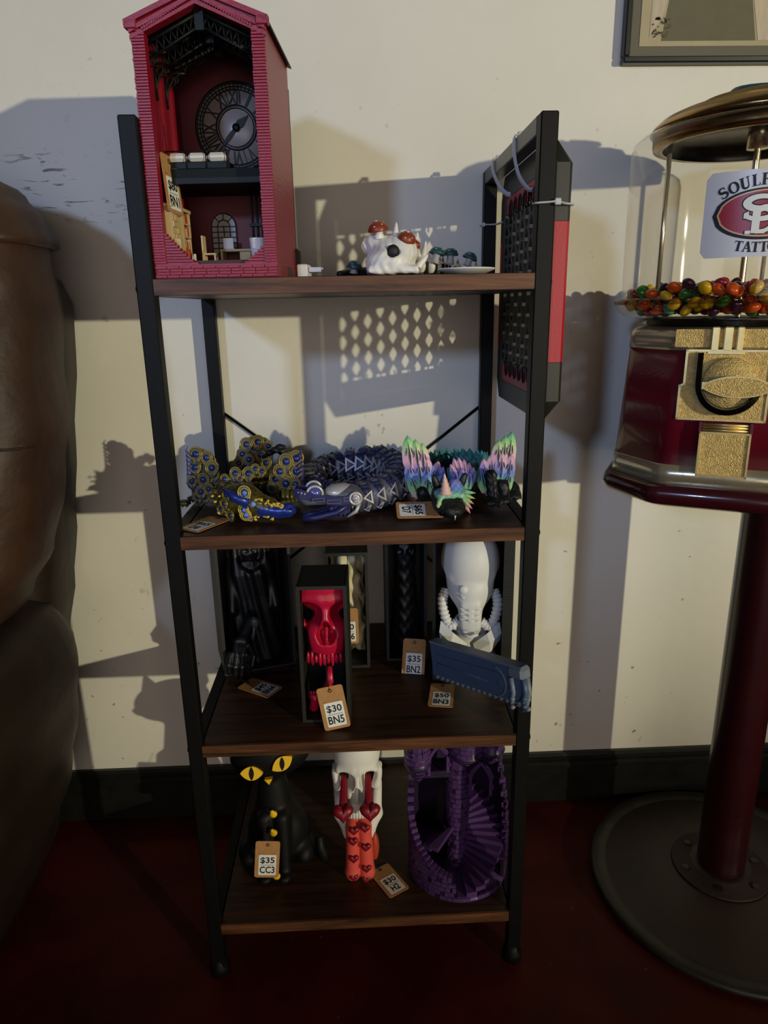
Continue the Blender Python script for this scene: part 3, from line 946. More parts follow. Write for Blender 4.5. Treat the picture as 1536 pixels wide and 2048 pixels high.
# ================================================================== price tags
def tag(label, O, X, Y, lines, loop=None, w=.0315, h=.0525, cat='price tag', name='price_tag'):
    """O = top-left corner, X towards the top right, Y towards the bottom left (world)"""
    x = Vector(X).normalized(); d = Vector(Y); d = (d - x * d.dot(x)).normalized(); y = -d; z = x.cross(y)
    o = Vector(O) + x * w / 2 - y * h / 2
    M = basis(o, x, y, z)
    t = thing(name, label, cat, M=M, group='kraft price tags')
    g = G(); g.prism(rrect(w, h, .0032), 0, .0006); part('card', g, kraft, t)
    g = G(); g.prism(rrect(w * .72, h * .56, .0015), .0006, .0007, M=T(.0005, -h * .155, 0)); stk = part('sticker', g, sticker_white, t)
    g = G(); z0 = .00082
    wid = min(w * .58, w * .155 * max(len(lines[0]), 3.0))
    text(g, lines[0], h * .185, T(.0005, -h * .030, z0), bold=.018, width=w * .58 if len(lines[0]) == 3 else wid)
    text(g, lines[1], h * .185, T(.0005, -h * .285, z0), bold=.018, width=w * (.61 if len(lines[1]) == 3 else .38))
    g.box((-w * .27, -h * .158, .0007), (w * .29, -h * .149, .0008))
    part('lettering', g, ink, stk, kind='stuff')
    g = G()
    text(g, 'No.', h * .035, T(-w * .30, h * .165, .0006), width=w * .11)
    g.box((-w * .2, h * .15, .0006), (w * .32, h * .155, .00066))
    for k in range(4): g.box((w * .36, -h * (.02 + .08 * k), .0006), (w * .42, -h * (.025 + .08 * k) + .0004, .00066))
    part('printed_lines', g, mat('brown_print', (110, 76, 42), .8), t, kind='stuff')
    g = G(); g.lathe([(.0016, .0004), (.0024, .0009), (.0016, .001)], 12, M=T(0, h * .40, 0)); part('eyelet', g, ink, t)
    pts = [Vector((0, h * .40, .0012))] + [M.inverted() @ Vector(p) for p in (loop or [])]
    if loop:
        g = G(); g.tube(pts, .00045, 5); part('string', g, string_black, t)
    return t

def smooth_path(pts, n=6):
    P = [Vector(p) for p in pts]; out = []
    for i in range(len(P) - 1):
        p0 = P[max(i - 1, 0)]; p1 = P[i]; p2 = P[i + 1]; p3 = P[min(i + 2, len(P) - 1)]
        for k in range(n):
            t = k / n
            out.append(.5 * ((2 * p1) + (p2 - p0) * t + (2 * p0 - 5 * p1 + 4 * p2 - p3) * t * t + (3 * p1 - p0 - 3 * p2 + p3) * t ** 3))
    out.append(P[-1]); return out

Z1, Z2, Z3, Z4 = SZ
# ================================================================== clock tower book nook
red = mat('red_filament', (142, 16, 38), .42, noise=.08, nscale=90, bump=.12, bscale=300)
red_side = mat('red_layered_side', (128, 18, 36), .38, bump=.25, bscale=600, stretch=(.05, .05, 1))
red_in = mat('red_interior', (96, 8, 20), .55)
iron_g = mat('dark_green_iron', (15, 19, 17), .5, spec=.25)
cream = mat('cream_filament', (196, 170, 122), .55, noise=.05, nscale=80)
off_white = mat('off_white_filament', (214, 208, 200), .5)
orange_f = mat('orange_filament', (178, 62, 26), .5)
tw, td, te, ta = .118, .125, .2135, .239
tower = thing('clock_tower_diorama', 'red brick clock tower diorama with furnished rooms, on the top board', 'diorama', M=T(.0178, .0075, Z1 + .0004) @ RZ(-4))
def outline(x0, x1, zb, ze, za): return [(x0, zb), (x1, zb), (x1, ze), ((x0 + x1) / 2, za), (x0, ze)]
VX = RX(90)     # (x, y)->(x, z), z -> -y
def ring_prism(g, outer, inner, y0, y1, mi=0):
    n = len(outer)
    vs = [(x, y0, z) for x, z in outer] + [(x, y0, z) for x, z in inner] + [(x, y1, z) for x, z in outer] + [(x, y1, z) for x, z in inner]
    fs = []
    for i in range(n):
        j = (i + 1) % n
        fs += [(i, j, n + j, n + i), (2 * n + j, 2 * n + i, 3 * n + i, 3 * n + j), (j, i, 2 * n + i, 2 * n + j), (n + i, n + j, 3 * n + j, 3 * n + i)]
    g.add(vs, fs, mi)
out_ = outline(0, tw, 0, te, ta - .002); inn = outline(.0115, tw - .0115, .0125, te - .008, ta - .0135)
g = G(); ring_prism(g, out_, inn, .001, .010); ff = part('front_frame', g, red, tower)
# brick courses, each proud of the frame
g = G(); rb = random.Random(2)
for side in (0, 1):
    z = .0135
    k = 0
    while z < te - .006:
        x0 = 0 if side == 0 else tw - .0115
        g.box((x0 + rb.uniform(-.0006, .0002), -.0002 - rb.uniform(0, .0006), z), (x0 + .0115 + (rb.uniform(-.0002, .0006) if side else .0003), .0035, z + .0019), b=.0002)
        z += .0025; k += 1
for zz in (.0005, .0032, .0059, .0086):
    for k in range(10):
        x0 = k * tw / 10 + (.003 if int(zz * 1000) % 2 else 0)
        g.box((max(0, x0), -.0004 - rb.uniform(0, .0004), zz), (min(tw, x0 + tw / 10 - .0005), .003, zz + .0022), b=.0002)
part('brick_courses', g, red, ff, kind='stuff')
g = G()      # broken stepped bricks in both bottom corners
for k in range(11):
    w_ = .030 * (1 - (k / 11) ** .8) + .0006
    g.box((.0110, .0012, .0120 + k * .0026), (.0115 + w_, .0075, .0120 + k * .0026 + .0023), b=.0002)
for k in range(6):
    w_ = .019 * (1 - k / 6) + .0005
    g.box((tw - .0115 - w_, .0012, .0120 + k * .0026), (tw - .0110, .0075, .0120 + k * .0026 + .0023), b=.0002)
part('stepped_bricks', g, red, ff, kind='stuff')
# raking cornice in three steps, dentils
for k, (off, dep, th) in enumerate(((.0, -.0035, .0045), (-.0055, -.0022, .0035), (-.0105, -.0008, .003))):
    g = G()
    for s in (-1, 1):
        ex = tw / 2 + (.0045 if k == 0 else .001)
        a = Vector((tw / 2, ta + off)); b = Vector((tw / 2 + s * ex, te + off + (.001 if k == 0 else 0)))
        g.prism([(a.x, a.y), (b.x, b.y), (b.x, b.y - th), (a.x, a.y - th)], dep * -1, -.004, M=VX)
    part('cornice', g, red, ff, kind=None if 0 else 'stuff')
g = G()
for s in (-1, 1):
    for k in range(22):
        t = (k + .5) / 23
        x = tw / 2 + s * (tw / 2 - .008) * t; z = ta - .0072 + (te - ta) * t
        g.box((x - .0009, -.0019, z - .0012), (x + .0009, .002, z + .0012))
part('dentils', g, red, ff, kind='stuff')
g = G()
for s in (-1, 1): g.box((tw / 2 + s * (tw / 2 - .001) - .0055, -.0035, te - .006), (tw / 2 + s * (tw / 2 - .001) + .0055, .004, te + .0015), b=.0008)
part('cornice_ends', g, red, ff, kind='stuff')
# shell
g = G(); g.box((0, .010, 0), (.0025, td, te)); part('side_panel', g, red_side, tower)
g = G(); g.box((tw - .0025, .010, 0), (tw, td, te)); part('side_panel', g, red_side, tower)
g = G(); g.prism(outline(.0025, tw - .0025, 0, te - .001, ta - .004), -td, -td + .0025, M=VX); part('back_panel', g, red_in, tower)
g = G(); g.box((.0025, .010, 0), (tw - .0025, td - .0025, .0162)); part('base_plate', g, mat('brown_floor_filament', (58, 34, 24), .6), tower)
for s in (-1, 1):
    g = G()
    a = Vector((tw / 2, ta)); b = Vector((tw / 2 + s * (tw / 2 + .004), te - .001))
    g.prism([(a.x, a.y), (b.x, b.y), (b.x, b.y - .002), (a.x, a.y - .002)], -.006, -td - .004, M=VX); part('roof_slope', g, iron_g, tower)
g = G(); g.box((.004, td, 0), (tw - .001, td + .012, te - .02)); part('rear_box', g, black_plastic, tower)
g = G(); g.box((tw - .004, td - .006, 0), (tw + .004, td + .012, .034), b=.003); part('battery_box', g, black_plastic, tower)
# pilasters and ironwork on the left inner wall
for y in (.026, .058, .088):
    g = G(); g.box((.0025, y, .0035), (.0055, y + .007, te - .03)); part('pilaster', g, red, tower)
def bracket(y, z, s, x0, r=.014):
    g = G()
    pts = [(x0 + s * .002, y, z - r * 1.9)] + [(x0 + s * (r * 1.5 - r * 1.5 * math.cos(a)), y, z - r * 1.9 + r * 2.1 * math.sin(a)) for a in np.linspace(.15, PI / 2, 8)]
    g.tube(pts, .0011, 6)
    g.tube([(x0 + s * .001, y, z - r * 2), (x0 + s * .001, y, z + .004)], .0012, 6)
    for q, rr in ((.35, .0042), (.9, .0028)):
        c = (x0 + s * r * (.32 + .5 * q), z - .0045 + .002 * q)
        g.tube([(c[0] + rr * math.cos(a), y, c[1] + rr * math.sin(a)) for a in np.linspace(0, 2 * PI, 14, endpoint=False)], .0008, 5, closed=True)
    g.tube([(x0, y, z + .003), (x0 + s * r * 1.6, y, z + .003)], .0012, 6)
    part('iron_bracket', g, iron_g, tower)
for y in (.016, .046, .076):
    bracket(y, te - .022, 1, .0030); bracket(y, te - .022, -1, tw - .0030)
for y in (.03, .075):
    bracket(y, .098, 1, .0030, .012); bracket(y, .098, -1, tw - .0030, .012)
for y in (.012, .044, .078):      # roof trusses
    g = G()
    for s in (-1, 1):
        A_ = Vector((tw / 2, y, ta - .016)); B_ = Vector((tw / 2 + s * (tw / 2 - .012), y, te - .012))
        g.tube([A_, B_], .0016, 6); C_ = [A_ + Vector((0, 0, -.010)), B_ + Vector((-s * .004, 0, -.011))]
        g.tube(C_, .0013, 6)
        for k in range(7):
            t0 = k / 7; t1 = (k + .5) / 7
            g.tube([A_.lerp(B_, t0), C_[0].lerp(C_[1], t1)], .0007, 4); g.tube([C_[0].lerp(C_[1], t1), A_.lerp(B_, (k + 1) / 7)], .0007, 4)
    g.box((tw / 2 - .004, y - .002, ta - .03), (tw / 2 + .004, y + .002, ta - .012))
    part('roof_truss', g, iron_g, tower)
# clock face with open iron rings and roman numerals
CKx, CKz, CKr, CKy = .0620, .1550, .0425, td - .004
CKM = T(CKx, CKy, CKz) @ RX(90)
g = G(); g.lathe([(0, 0), (CKr, 0), (CKr, .0012), (0, .0012)], 48, M=CKM); ck = part('clock_face', g, mat('clock_glass', (150, 142, 138), .3), tower)
g = G()
def cring(r, w): g.lathe([(r - w / 2, .001), (r - w / 2, .0024), (r + w / 2, .0024), (r + w / 2, .001)], 48, M=CKM)
cring(CKr, .0028); cring(CKr * .91, .0011); cring(CKr * .845, .0012); cring(CKr * .50, .0018); cring(CKr * .44, .0011)
for k in range(60):
    a = 2 * PI * k / 60
    g.box((CKr * .845, -.0006, .001), (CKr * .97, .0006, .0021), M=CKM @ Matrix.Rotation(a, 4, 'Z'))
for k in range(12):
    a = 2 * PI * k / 12 + PI / 12
    g.box((CKr * .5, -.0004, .001), (CKr * .86, .0004, .002), M=CKM @ Matrix.Rotation(a, 4, 'Z')) if k % 3 == 0 else None
part('dial_rings', g, iron_g, ck, kind='stuff')
g = G()
for k, s in enumerate(('XII', 'I', 'II', 'III', 'IV', 'V', 'VI', 'VII', 'VIII', 'IX', 'X', 'XI')):
    a = -2 * PI * k / 12
    text(g, s, CKr * .29, CKM @ Matrix.Rotation(a, 4, 'Z') @ T(0, CKr * .675, .0018), bold=.02, depth=.001, width=CKr * .085 * sum({'I': .8, 'V': 1.7, 'X': 1.8}[c] for c in s))
part('numerals', g, iron_g, ck, kind='stuff')
def hand(ang, L_, w, name):
    M = CKM @ Matrix.Rotation(-ang, 4, 'Z')
    g = G(); g.prism([(-w / 2, -L_ * .15), (w / 2, -L_ * .15), (w * .9, L_ * .35), (w * .4, L_ * .7), (0, L_), (-w * .4, L_ * .7), (-w * .9, L_ * .35)], .0026, .0034, M=M); part(name, g, iron_g, ck)
hand(math.radians(50), CKr * .42, .0045, 'hour_hand'); hand(math.radians(222), CKr * .85, .0024, 'minute_hand')
g = G(); g.lathe([(.004, .002), (.004, .004), (0, .004)], 16, M=CKM); part('hand_hub', g, iron_g, ck)
MZ = T(0, 0, -.0085)
# mezzanine
g = G(); g.box((.0025, .028, .0975), (tw - .0025, td - .003, .1085)); mz = part('mezzanine_deck', g, mat('dark_teal_beam', (12, 20, 19), .6, spec=.2), tower, M=MZ)
g = G(); g.box((.0025, .027, .0955), (tw - .0025, .030, .1005)); part('mezzanine_edge', g, iron_g, mz)
g = G(); g.box((.0110, .030, .1085), (.072, .052, .1155), b=.001); part('day_bed', g, iron_g, tower, M=MZ)
for k in range(3):
    g = G(); g.box((.0125 + k * .0192, .030, .1155), (.0125 + k * .0192 + .0182, .050, .1235), b=.003); part('cushion', g, off_white, tower, M=MZ)
for x in (.0115, .0310, .0502, .0705):
    g = G(); g.tube([(x, .029, .1085), (x, .029, .125)], .0006, 5); part('rail_post', g, iron_g, tower, M=MZ)
g = G(); g.tube([(.0115, .0305, .1245), (.074, .0305, .1245)], .0006, 5); part('hand_rail', g, iron_g, tower, M=MZ)
# arched windows low on the back wall
for wx, ww in ((.0400, .027), (.094, .022)):
    g = G(); poly = [(-ww / 2, 0), (ww / 2, 0)] + [(ww / 2 * math.cos(a), .028 + ww / 2 * math.sin(a)) for a in np.linspace(0, PI, 12)]
    MW = T(wx, td - .0032, .030) @ RX(90)
    g.prism(poly, 0, .0006, M=MW); wn = part('arched_window', g, mat('window_pane', (150, 146, 138), .4), tower)
    g = G()
    for k in range(5): g.box((-ww / 2 + k * ww / 4 - .0005, 0, .0005), (-ww / 2 + k * ww / 4 + .0005, .029, .0016), M=MW)
    for k in range(6): g.box((-ww / 2, k * .0056 - .0005, .0005), (ww / 2, k * .0056 + .0005, .0016), M=MW)
    for rr in (ww / 2, ww / 4): g.tube([(rr * math.cos(a), .028 + rr * math.sin(a), .001) for a in np.linspace(0, PI, 12)], .0006, 5, M=MW)
    for a in (45, 90, 135): g.tube([(ww / 4 * math.cos(math.radians(a)), .028 + ww / 4 * math.sin(math.radians(a)), .001), (ww / 2 * math.cos(math.radians(a)), .028 + ww / 2 * math.sin(math.radians(a)), .001)], .0005, 5, M=MW)
    part('glazing_bars', g, iron_g, wn, kind='stuff')
# columns on the right
g = G()
for x in (.083, .088, .093):
    g.tube([(x, .07, .012), (x, .07, .096)], .0012, 8)
g.box((.080, .066, .052), (.096, .074, .055)); part('clustered_column', g, iron_g, tower, kind='stuff')
# furniture, on a raised floor
FU = T(0, 0, .0128)
g = G(); g.box((.0060, .014, .0035), (.0165, .036, .053)); g.box((.0055, .013, .053), (.0175, .037, .056), b=.0005); bc = part('drawer_cabinet', g, cream, tower, M=FU)
g = G(); rf = random.Random(8)
for i in range(5):
    for j in range(4):
        d_ = rf.uniform(.0003, .0022)
        g.box((.0165, .0155 + j * .0051, .024 + i * .0056), (.0165 + d_, .0155 + j * .0051 + .0045, .024 + i * .0056 + .005))
part('small_drawers', g, cream, bc, kind='stuff')
g = G()
for lo, hi in (((.0065, .044, .0035), (.0185, .046, .052)), ((.0065, .066, .0035), (.0185, .068, .052)), ((.0060, .043, .052), (.0195, .069, .055)), ((.0055, .044, .0035), (.0075, .068, .052))): g.box(lo, hi)
for i in range(4): g.box((.0065, .045, .0035 + i * .0122), (.0185, .067, .0050 + i * .0122))
bk = part('bookcase', g, cream, tower, M=FU, kind='stuff')
for i in range(4):
    y = .0465
    while y < .064:
        w_ = rf.uniform(.0016, .0032); g = G(); g.box((.0078, y, .0050 + i * .0122), (.0172, y + w_, .0050 + i * .0122 + rf.uniform(.0065, .0100)))
        part('book', g, rf.choice((orange_f, off_white, orange_f, cream)), bk); y += w_ + .0004
for nm, lo, hi, m in (('desk_top', (.040, .095, .0175), (.074, .115, .0200), cream), ('desk_drawers', (.061, .097, .0035), (.073, .114, .0174), cream), ('desk_leg', (.0405, .096, .0035), (.043, .114, .0174), cream)):
    g = G(); g.box(lo, hi, b=.0004); part(nm, g, m, tower, M=FU)
g = G(); g.box((.042, .105, .0200), (.053, .1062, .0320), M=None); part('paper_sheet', g, off_white, tower, M=FU)
g = G(); g.box((.044, .0955, .0201), (.056, .104, .0207)); part('open_book', g, off_white, tower, M=FU)
g = G()
g.box((.033, .052, .0115), (.046, .064, .0130)); g.box((.0325, .0525, .0035), (.0340, .0645, .0300), M=None)
for x, y in ((.0335, .053), (.0445, .053), (.0335, .0625), (.0445, .0625)): g.box((x, y, .0035), (x + .0014, y + .0014, .0115))
part('wooden_chair', g, cream, tower, M=FU, kind='stuff')
for k in range(16):
    x, y, z = rf.uniform(.0175, .030), rf.uniform(.014, .040), .0035
    s = rf.uniform(.002, .0042)
    g = G(); (g.box((x, y, z), (x + s, y + s, z + s * rf.uniform(1.2, 3.2)), b=.0004) if k % 2 else g.lathe([(s * .6, 0), (s * .6, s * 2.2), (s * .3, s * 2.6), (s * .3, s * 3.2), (0, s * 3.2)], 8, M=T(x, y, z)))
    part('bottle' if k % 2 == 0 else 'box', g, (off_white, black_plastic, orange_f, off_white, black_plastic)[k % 5], tower, M=FU)
g = G(); g.box((.0170, .013, .0035), (.0235, .022, .024), b=.0005); part('counter', g, cream, tower, M=FU)
g = G(); g.lathe([(.0068, 0), (.0082, .0185), (.0085, .0195), (.0076, .0195), (.006, .002), (0, .002)], 24, M=T(tw - .0205, .018, .0036)); part('white_bin', g, mat('white_bin', (222, 222, 230), .4), tower, M=FU)

# charger and plug lying beside the tower
g = G(); g.box((0, 0, 0), (.011, .022, .0135), b=.0012); 
plug = thing('wall_charger', 'small white plug adapter with metal prongs lying beside the red tower', 'plug', M=T(.1500, .045, Z1) @ RZ(-8))
part('housing', g, off_white, plug)
for y in (.005, .0145):
    g = G(); g.box((.0112, y, .0060), (.0245, y + .0015, .0105)); part('prong', g, mat('nickel', (150, 132, 116), .3, 1.0), plug)

# ================================================================== red and black mesh panel on the right frame
pan = thing('mesh_panel', 'red and black frame with dark diamond mesh zip-tied outside the right shelf upright', 'panel', M=T(WD + .0034, .012, .708))
PY, PZ = .262, .277      # depth and height in local y, z
def oct2(m, cy, cz): return [(cy - m, 0), (PY - cy + m, 0)]
def poly_yz(i, c): return [(c, i), (PY - c, i), (PY - i, c), (PY - i, PZ - c), (PY - c, PZ - i), (c, PZ - i), (i, PZ - c), (i, c)]
def rim_seg(z0, z1, m, name):
    """front and back rails between two heights, chamfered in plan"""
    for s, nm in ((0, 'front_rail'), (1, 'rear_rail')):
        pr = [(0, 0), (.0125, 0), (.0158, .004), (.0158, .010), (.0, .014)] if not s else [(0, PY), (.0125, PY), (.0158, PY - .004), (.0158, PY - .010), (0, PY - .014)]
        g = G(); g.prism(pr, z0, z1); part(name, g, m, pan)
panel_red = mat('panel_red', (172, 20, 40), .4, bump=.08, bscale=300); panel_black = mat('panel_black', (36, 36, 30), .45)
rim_seg(.064, .198, panel_red, 'red_rail'); rim_seg(.024, .0636, panel_black, 'black_rail'); rim_seg(.1984, .250, panel_black, 'black_rail')
for z0, z1, s in ((.024, 0, 1), (.250, PZ, -1)):
    g = G()
    ra = [(0, 0), (.0125, 0), (.0158, .004), (.0158, PY - .004), (.0125, PY), (0, PY)]
    rb_ = [(0, .016), (.0005, .016), (.001, .018), (.001, PY - .018), (.0005, PY - .016), (0, PY - .016)]
    g.loft([[(x, y, z0) for x, y in ra], [(x, y, z1) for x, y in rb_]], smooth=False); part('end_cap', g, panel_black, pan)
for z0, z1 in ((.0245, .046), (.231, .2495)):
    g = G(); g.box((.0002, .03, z0), (.003, PY - .03, z1)); rp = part('red_end_plate', g, panel_red, pan)
    for k in range(7):
        y = .055 + k * .0245; lo_ = z0 < .1
        zz = [z1 + .006, z1 - .009, z1 - .013, z1 - .009, z1 + .006] if lo_ else [z0 - .006, z0 + .009, z0 + .013, z0 + .009, z0 - .006]
        g = G(); g.tube([(-.0006, y - .006, zz[0]), (-.0006, y - .005, zz[1]), (-.0006, y, zz[2]), (-.0006, y + .005, zz[3]), (-.0006, y + .006, zz[4])], .0010, 5); part('wire_loop', g, ink, rp)
# hexagonal mesh, one connected plate
hexw, hexh = .0215, .0330
cells = {}; vs = []; fs = []
def vid(y, z, x):
    k = (round(y, 5), round(z, 5), x)
    if k not in cells: cells[k] = len(vs); vs.append((k[2], y, z))
    return cells[k]
ny, nz = 10, 9
for i in range(ny):
    for j in range(nz):
        cy = .020 + hexw * (i + .5); cz = .046 + hexh * .72 * j + (hexh * .36 if i % 2 else 0) + .004
        if cz > .236 or cz < .045: continue
        oc = [(0, .5), (-.5, .22), (-.5, -.22), (0, -.5), (.5, -.22), (.5, .22)]
        O_ = [(cy + a * hexw, cz + b * hexh) for a, b in oc]
        O_ = [(cy - hexw * .5, cz + hexh * .36), (cy - hexw * .5, cz - hexh * .36), (cy + hexw * .5, cz - hexh * .36), (cy + hexw * .5, cz + hexh * .36)]
        tz = hexh * .325; ty = hexw * .41
        I_ = [(cy - ty * .25, cz + tz), (cy - ty, cz + tz * .18), (cy - ty, cz - tz * .18), (cy - ty * .25, cz - tz), (cy + ty * .25, cz - tz), (cy + ty, cz - tz * .18), (cy + ty, cz + tz * .18), (cy + ty * .25, cz + tz)]
        for x, fl_ in ((.0, 0), (.0044, 1)):
            o = [vid(*p, x) for p in O_]; n = [vid(*p, x) for p in I_]
            q = [(o[0], o[1], n[2], n[1]), (o[1], o[2], n[4], n[3]), (o[2], o[3], n[6], n[5]), (o[3], o[0], n[0], n[7]), (o[0], n[1], n[0]), (o[1], n[3], n[2]), (o[2], n[5], n[4]), (o[3], n[7], n[6])]
            fs += [f[::-1] for f in q] if fl_ else q
        for k in range(8):
            a, b = I_[k], I_[(k + 1) % 8]; fs.append((vid(*a, 0.), vid(*a, .0044), vid(*b, .0044), vid(*b, 0.)))
g = G(); g.add(vs, fs); part('diamond_mesh', g, mat('mesh_black', (20, 20, 20), .5), pan)
g = G()
for y0, y1 in ((.012, .021), (PY - .028, PY - .012)): g.box((0, y0, .024), (.0025, y1, .250))
part('mesh_border', g, panel_black, pan, kind='stuff')
# cable ties
tie_m = mat('nylon_tie', (186, 186, 190), .4)
def tie(label, pts, head, hs=(.006, .004, .006)):
    t = thing('cable_tie', label, 'cable tie', loc=head, group='white cable ties on the mesh panel')
    o = Vector(head)
    g = G(); g.tube([Vector(p) - o for p in pts], .0032, 8, flat=.35); part('strap', g, tie_m, t)
    g = G(); g.box(tuple(-s / 2 for s in hs), tuple(s / 2 for s in hs), b=.0008); part('tie_head', g, tie_m, t)
y_ = .0
tie('white cable tie around the front right upright and the mesh panel', smooth_path([(.3822, .006, .9205), (.3822, -.0016, .9205), (.392, -.0022, .921), (.4005, -.0022, .9215), (.410, .0075, .921), (.4175, .0095, .9205), (.419, .014, .9205)]), (.4015, -.0030, .9215))
tie('long curved white cable tie hanging from the top rail, nearer the front', smooth_path([(.3915, .108, 1.0005), (.3830, .108, 1.0005), (.3815, .105, .985), (.386, .100, .962), (.395, .096, .948), (.400, .094, .946)]), (.3885, .108, 1.0022), (.006, .006, .005))
tie('curved white cable tie hanging from the top rail, nearer the wall', smooth_path([(.3915, .228, 1.0005), (.3830, .228, 1.0005), (.3815, .225, .988), (.388, .214, .968), (.396, .206, .958), (.400, .203, .957)]), (.3885, .228, 1.0022), (.006, .006, .005))
tie('white cable tie around the rear right upright at the mesh panel', smooth_path([(.3825, .300, .932), (.3822, .287, .932), (.392, .2865, .932), (.4005, .280, .932), (.401, .262, .932)]), (.3822, .2860, .932), (.004, .005, .005))

# ================================================================== white mushroom dragon on the top board
white_f = mat('white_silk_filament', (226, 222, 216), .42, bump=.06, bscale=500)
grey_f = mat('grey_filament', (150, 146, 144), .5)
cap_red = mat('mushroom_red', (132, 52, 26), .4); cap_teal = mat('mushroom_teal', (30, 70, 74), .4)
wd = thing('mushroom_dragon', 'white skull-headed dragon with spotted red mushrooms on its crown, on the top board', 'figurine', loc=(.2480, .060, Z1 + .0022))
def head_sdf(p):
    a = e3(p, (0, .006, .019), (.026, .024, .019))
    a = su(a, e3(p, (-.004, -.012, .013), (.024, .018, .0125)), .008)
    a = su(a, e3(p, (.012, .0, .024), (.014, .018, .012)), .008)
    a = su(a, b3(p, (0, -.006, .004), (.026, .022, .004), .003), .006)
    a = su(a, e3(p, (-.016, .008, .030), (.012, .012, .012)), .006)
    a = sd(a, c3(p, (.000, -.05, .0215), (.000, -.012, .0215), .0062), .002)
    a = sd(a, c3(p, (-.020, -.03, .006), (.018, -.035, .006), .0016), .003)
    a = a + .0007 * np.sin(p[..., 0] * 310 + 2.2 * np.sin(p[..., 2] * 190)) * np.sin(p[..., 2] * 270 + 1.7 * np.sin(p[..., 0] * 150 + 1)) + .0004 * np.sin(p[..., 0] * 760 + 3 * np.sin(p[..., 2] * 210)) * np.sin(p[..., 1] * 500)
    return a
g = sculpt(head_sdf, (-.034, -.034, -.003), (.034, .036, .048), .0016)
hd = part('skull_head', g, white_f, wd)
g = G(); g.ell((0, -.0215, .0215), (.0062, .004, .0066), 14, 8); part('nostril_hole', g, ink, hd)
def mushroom(parent, M, r, capm, h=1.2, tilt=None):
    g = G(); g.lathe([(r * .55, 0), (r * .42, r * h * .6), (r * .5, r * h)], 12, M=M); st = part('mushroom', g, grey_f if capm is cap_teal else white_f, parent)
    g = G(); g.lathe([(r * .45, r * h), (r, r * h * .92), (r * 1.02, r * h * 1.05), (r * .8, r * (h + .5)), (r * .45, r * (h + .75)), (0, r * (h + .82))], 16, M=M); part('mushroom_cap', g, capm, st)
    g = G()
    for a, q in ((.3, .55), (1.7, .75), (3.0, .5), (4.3, .7), (5.4, .62), (2.3, .1)):
        zz = r * (h + .80 - .75 * q * q); rr_ = r * q
        g.ell((rr_ * math.cos(a), rr_ * math.sin(a), zz), (r * .17, r * .17, r * .07), 8, 5, M=M)
    part('cap_spots', g, white_f, st, kind='stuff')
mushroom(wd, T(-.013, -.001, .036) @ RX(14) @ RY(-8), .0105, cap_red, .75)
mushroom(wd, T(.013, -.006, .0285) @ RX(28) @ RY(16), .0095, cap_red, .62)
mushroom(wd, T(.021, .002, .0255) @ RX(20) @ RY(38), .006, cap_red, .8)
for x, y, z, h, r, tx, ty in ((.004, .004, .033, .019, .0042, -4, 4), (.025, .018, .022, .022, .0045, -6, 10), (.035, .03, .016, .020, .004, -4, 10), (-.024, .004, .024, .011, .004, 0, -34), (.030, .006, .010, .013, .004, 0, 40)):
    g = G(); g.lathe([(r, -.003), (r * .75, h * .4), (r * .35, h * .85), (0, h)], 12, M=T(x, y, z) @ RX(tx) @ RY(ty)); part('horn', g, white_f, wd)
for k in range(9):     # body segments running back along the board
    t = k / 8; x = .030 + .066 * t + .004 * math.sin(k); y = .030 + .10 * t - .05 * t * t; s = 1 - .35 * t
    M = T(x, y, 0) @ RZ(30 + 20 * t)
    g = G(); g.ell((0, 0, .0098 * s), (.0056, .0118 * s, .0098 * s), 14, 8, M=M)
    sg = part('body_segment', g, white_f, wd)
    g = G(); g.lathe([(.003 * s, .016 * s), (.002 * s, .021 * s), (0, .027 * s)], 8, M=M @ RX(4)); part('spine', g, grey_f if k > 2 else white_f, sg)
    g = G(); g.box((.0052, -.010 * s, .002), (.0066, .010 * s, .014 * s), M=M); part('joint_gap', g, ink, sg)
mushroom(wd, T(.048, .032, .012) @ RX(-4) @ RY(14), .0085, cap_teal, 1.25)
mushroom(wd, T(.066, .044, .012) @ RX(0) @ RY(4), .0085, cap_teal, 1.15)
mushroom(wd, T(.086, .052, .010) @ RX(0) @ RY(22), .0085, cap_teal, 1.0)
g = G(); g.tube(smooth_path([(-.014, .03, .006), (-.032, .05, .005), (-.048, .045, .004), (-.056, .03, .003)]), [.006 - .00016 * k for k in range(19)], 8); part('tail', g, ink, wd)
mushroom(wd, T(-.040, .040, .004) @ RX(10) @ RY(6), .0085, cap_teal, .75)
g = G(); g.tube(smooth_path([(.020, -.02, .0006), (.030, -.026, .003), (.036, -.03, .0006), (.060, -.04, .0006)]), .0005, 5)
# white dish behind the dragon
g = G(); g.lathe([(0, .001), (.018, .001), (.0285, .0052), (.0298, .0064), (.0285, .0070), (.018, .0028), (0, .0026)], 40)
single('shallow_dish', g, white_plastic, 'shallow white plastic dish near the right end of the top board', 'dish', M=T(.3235, .046, Z1))
tag('kraft tag lying flat beside the white dish on the top board', (.353, .030, Z1 + .001), (0, 1, 0), (1, 0, 0), ('$65', 'D5'), [(.3335, .018, Z1 + .0010), (.318, .004, Z1 + .001), (.302, .003, Z1 + .001)]) if 0 else None

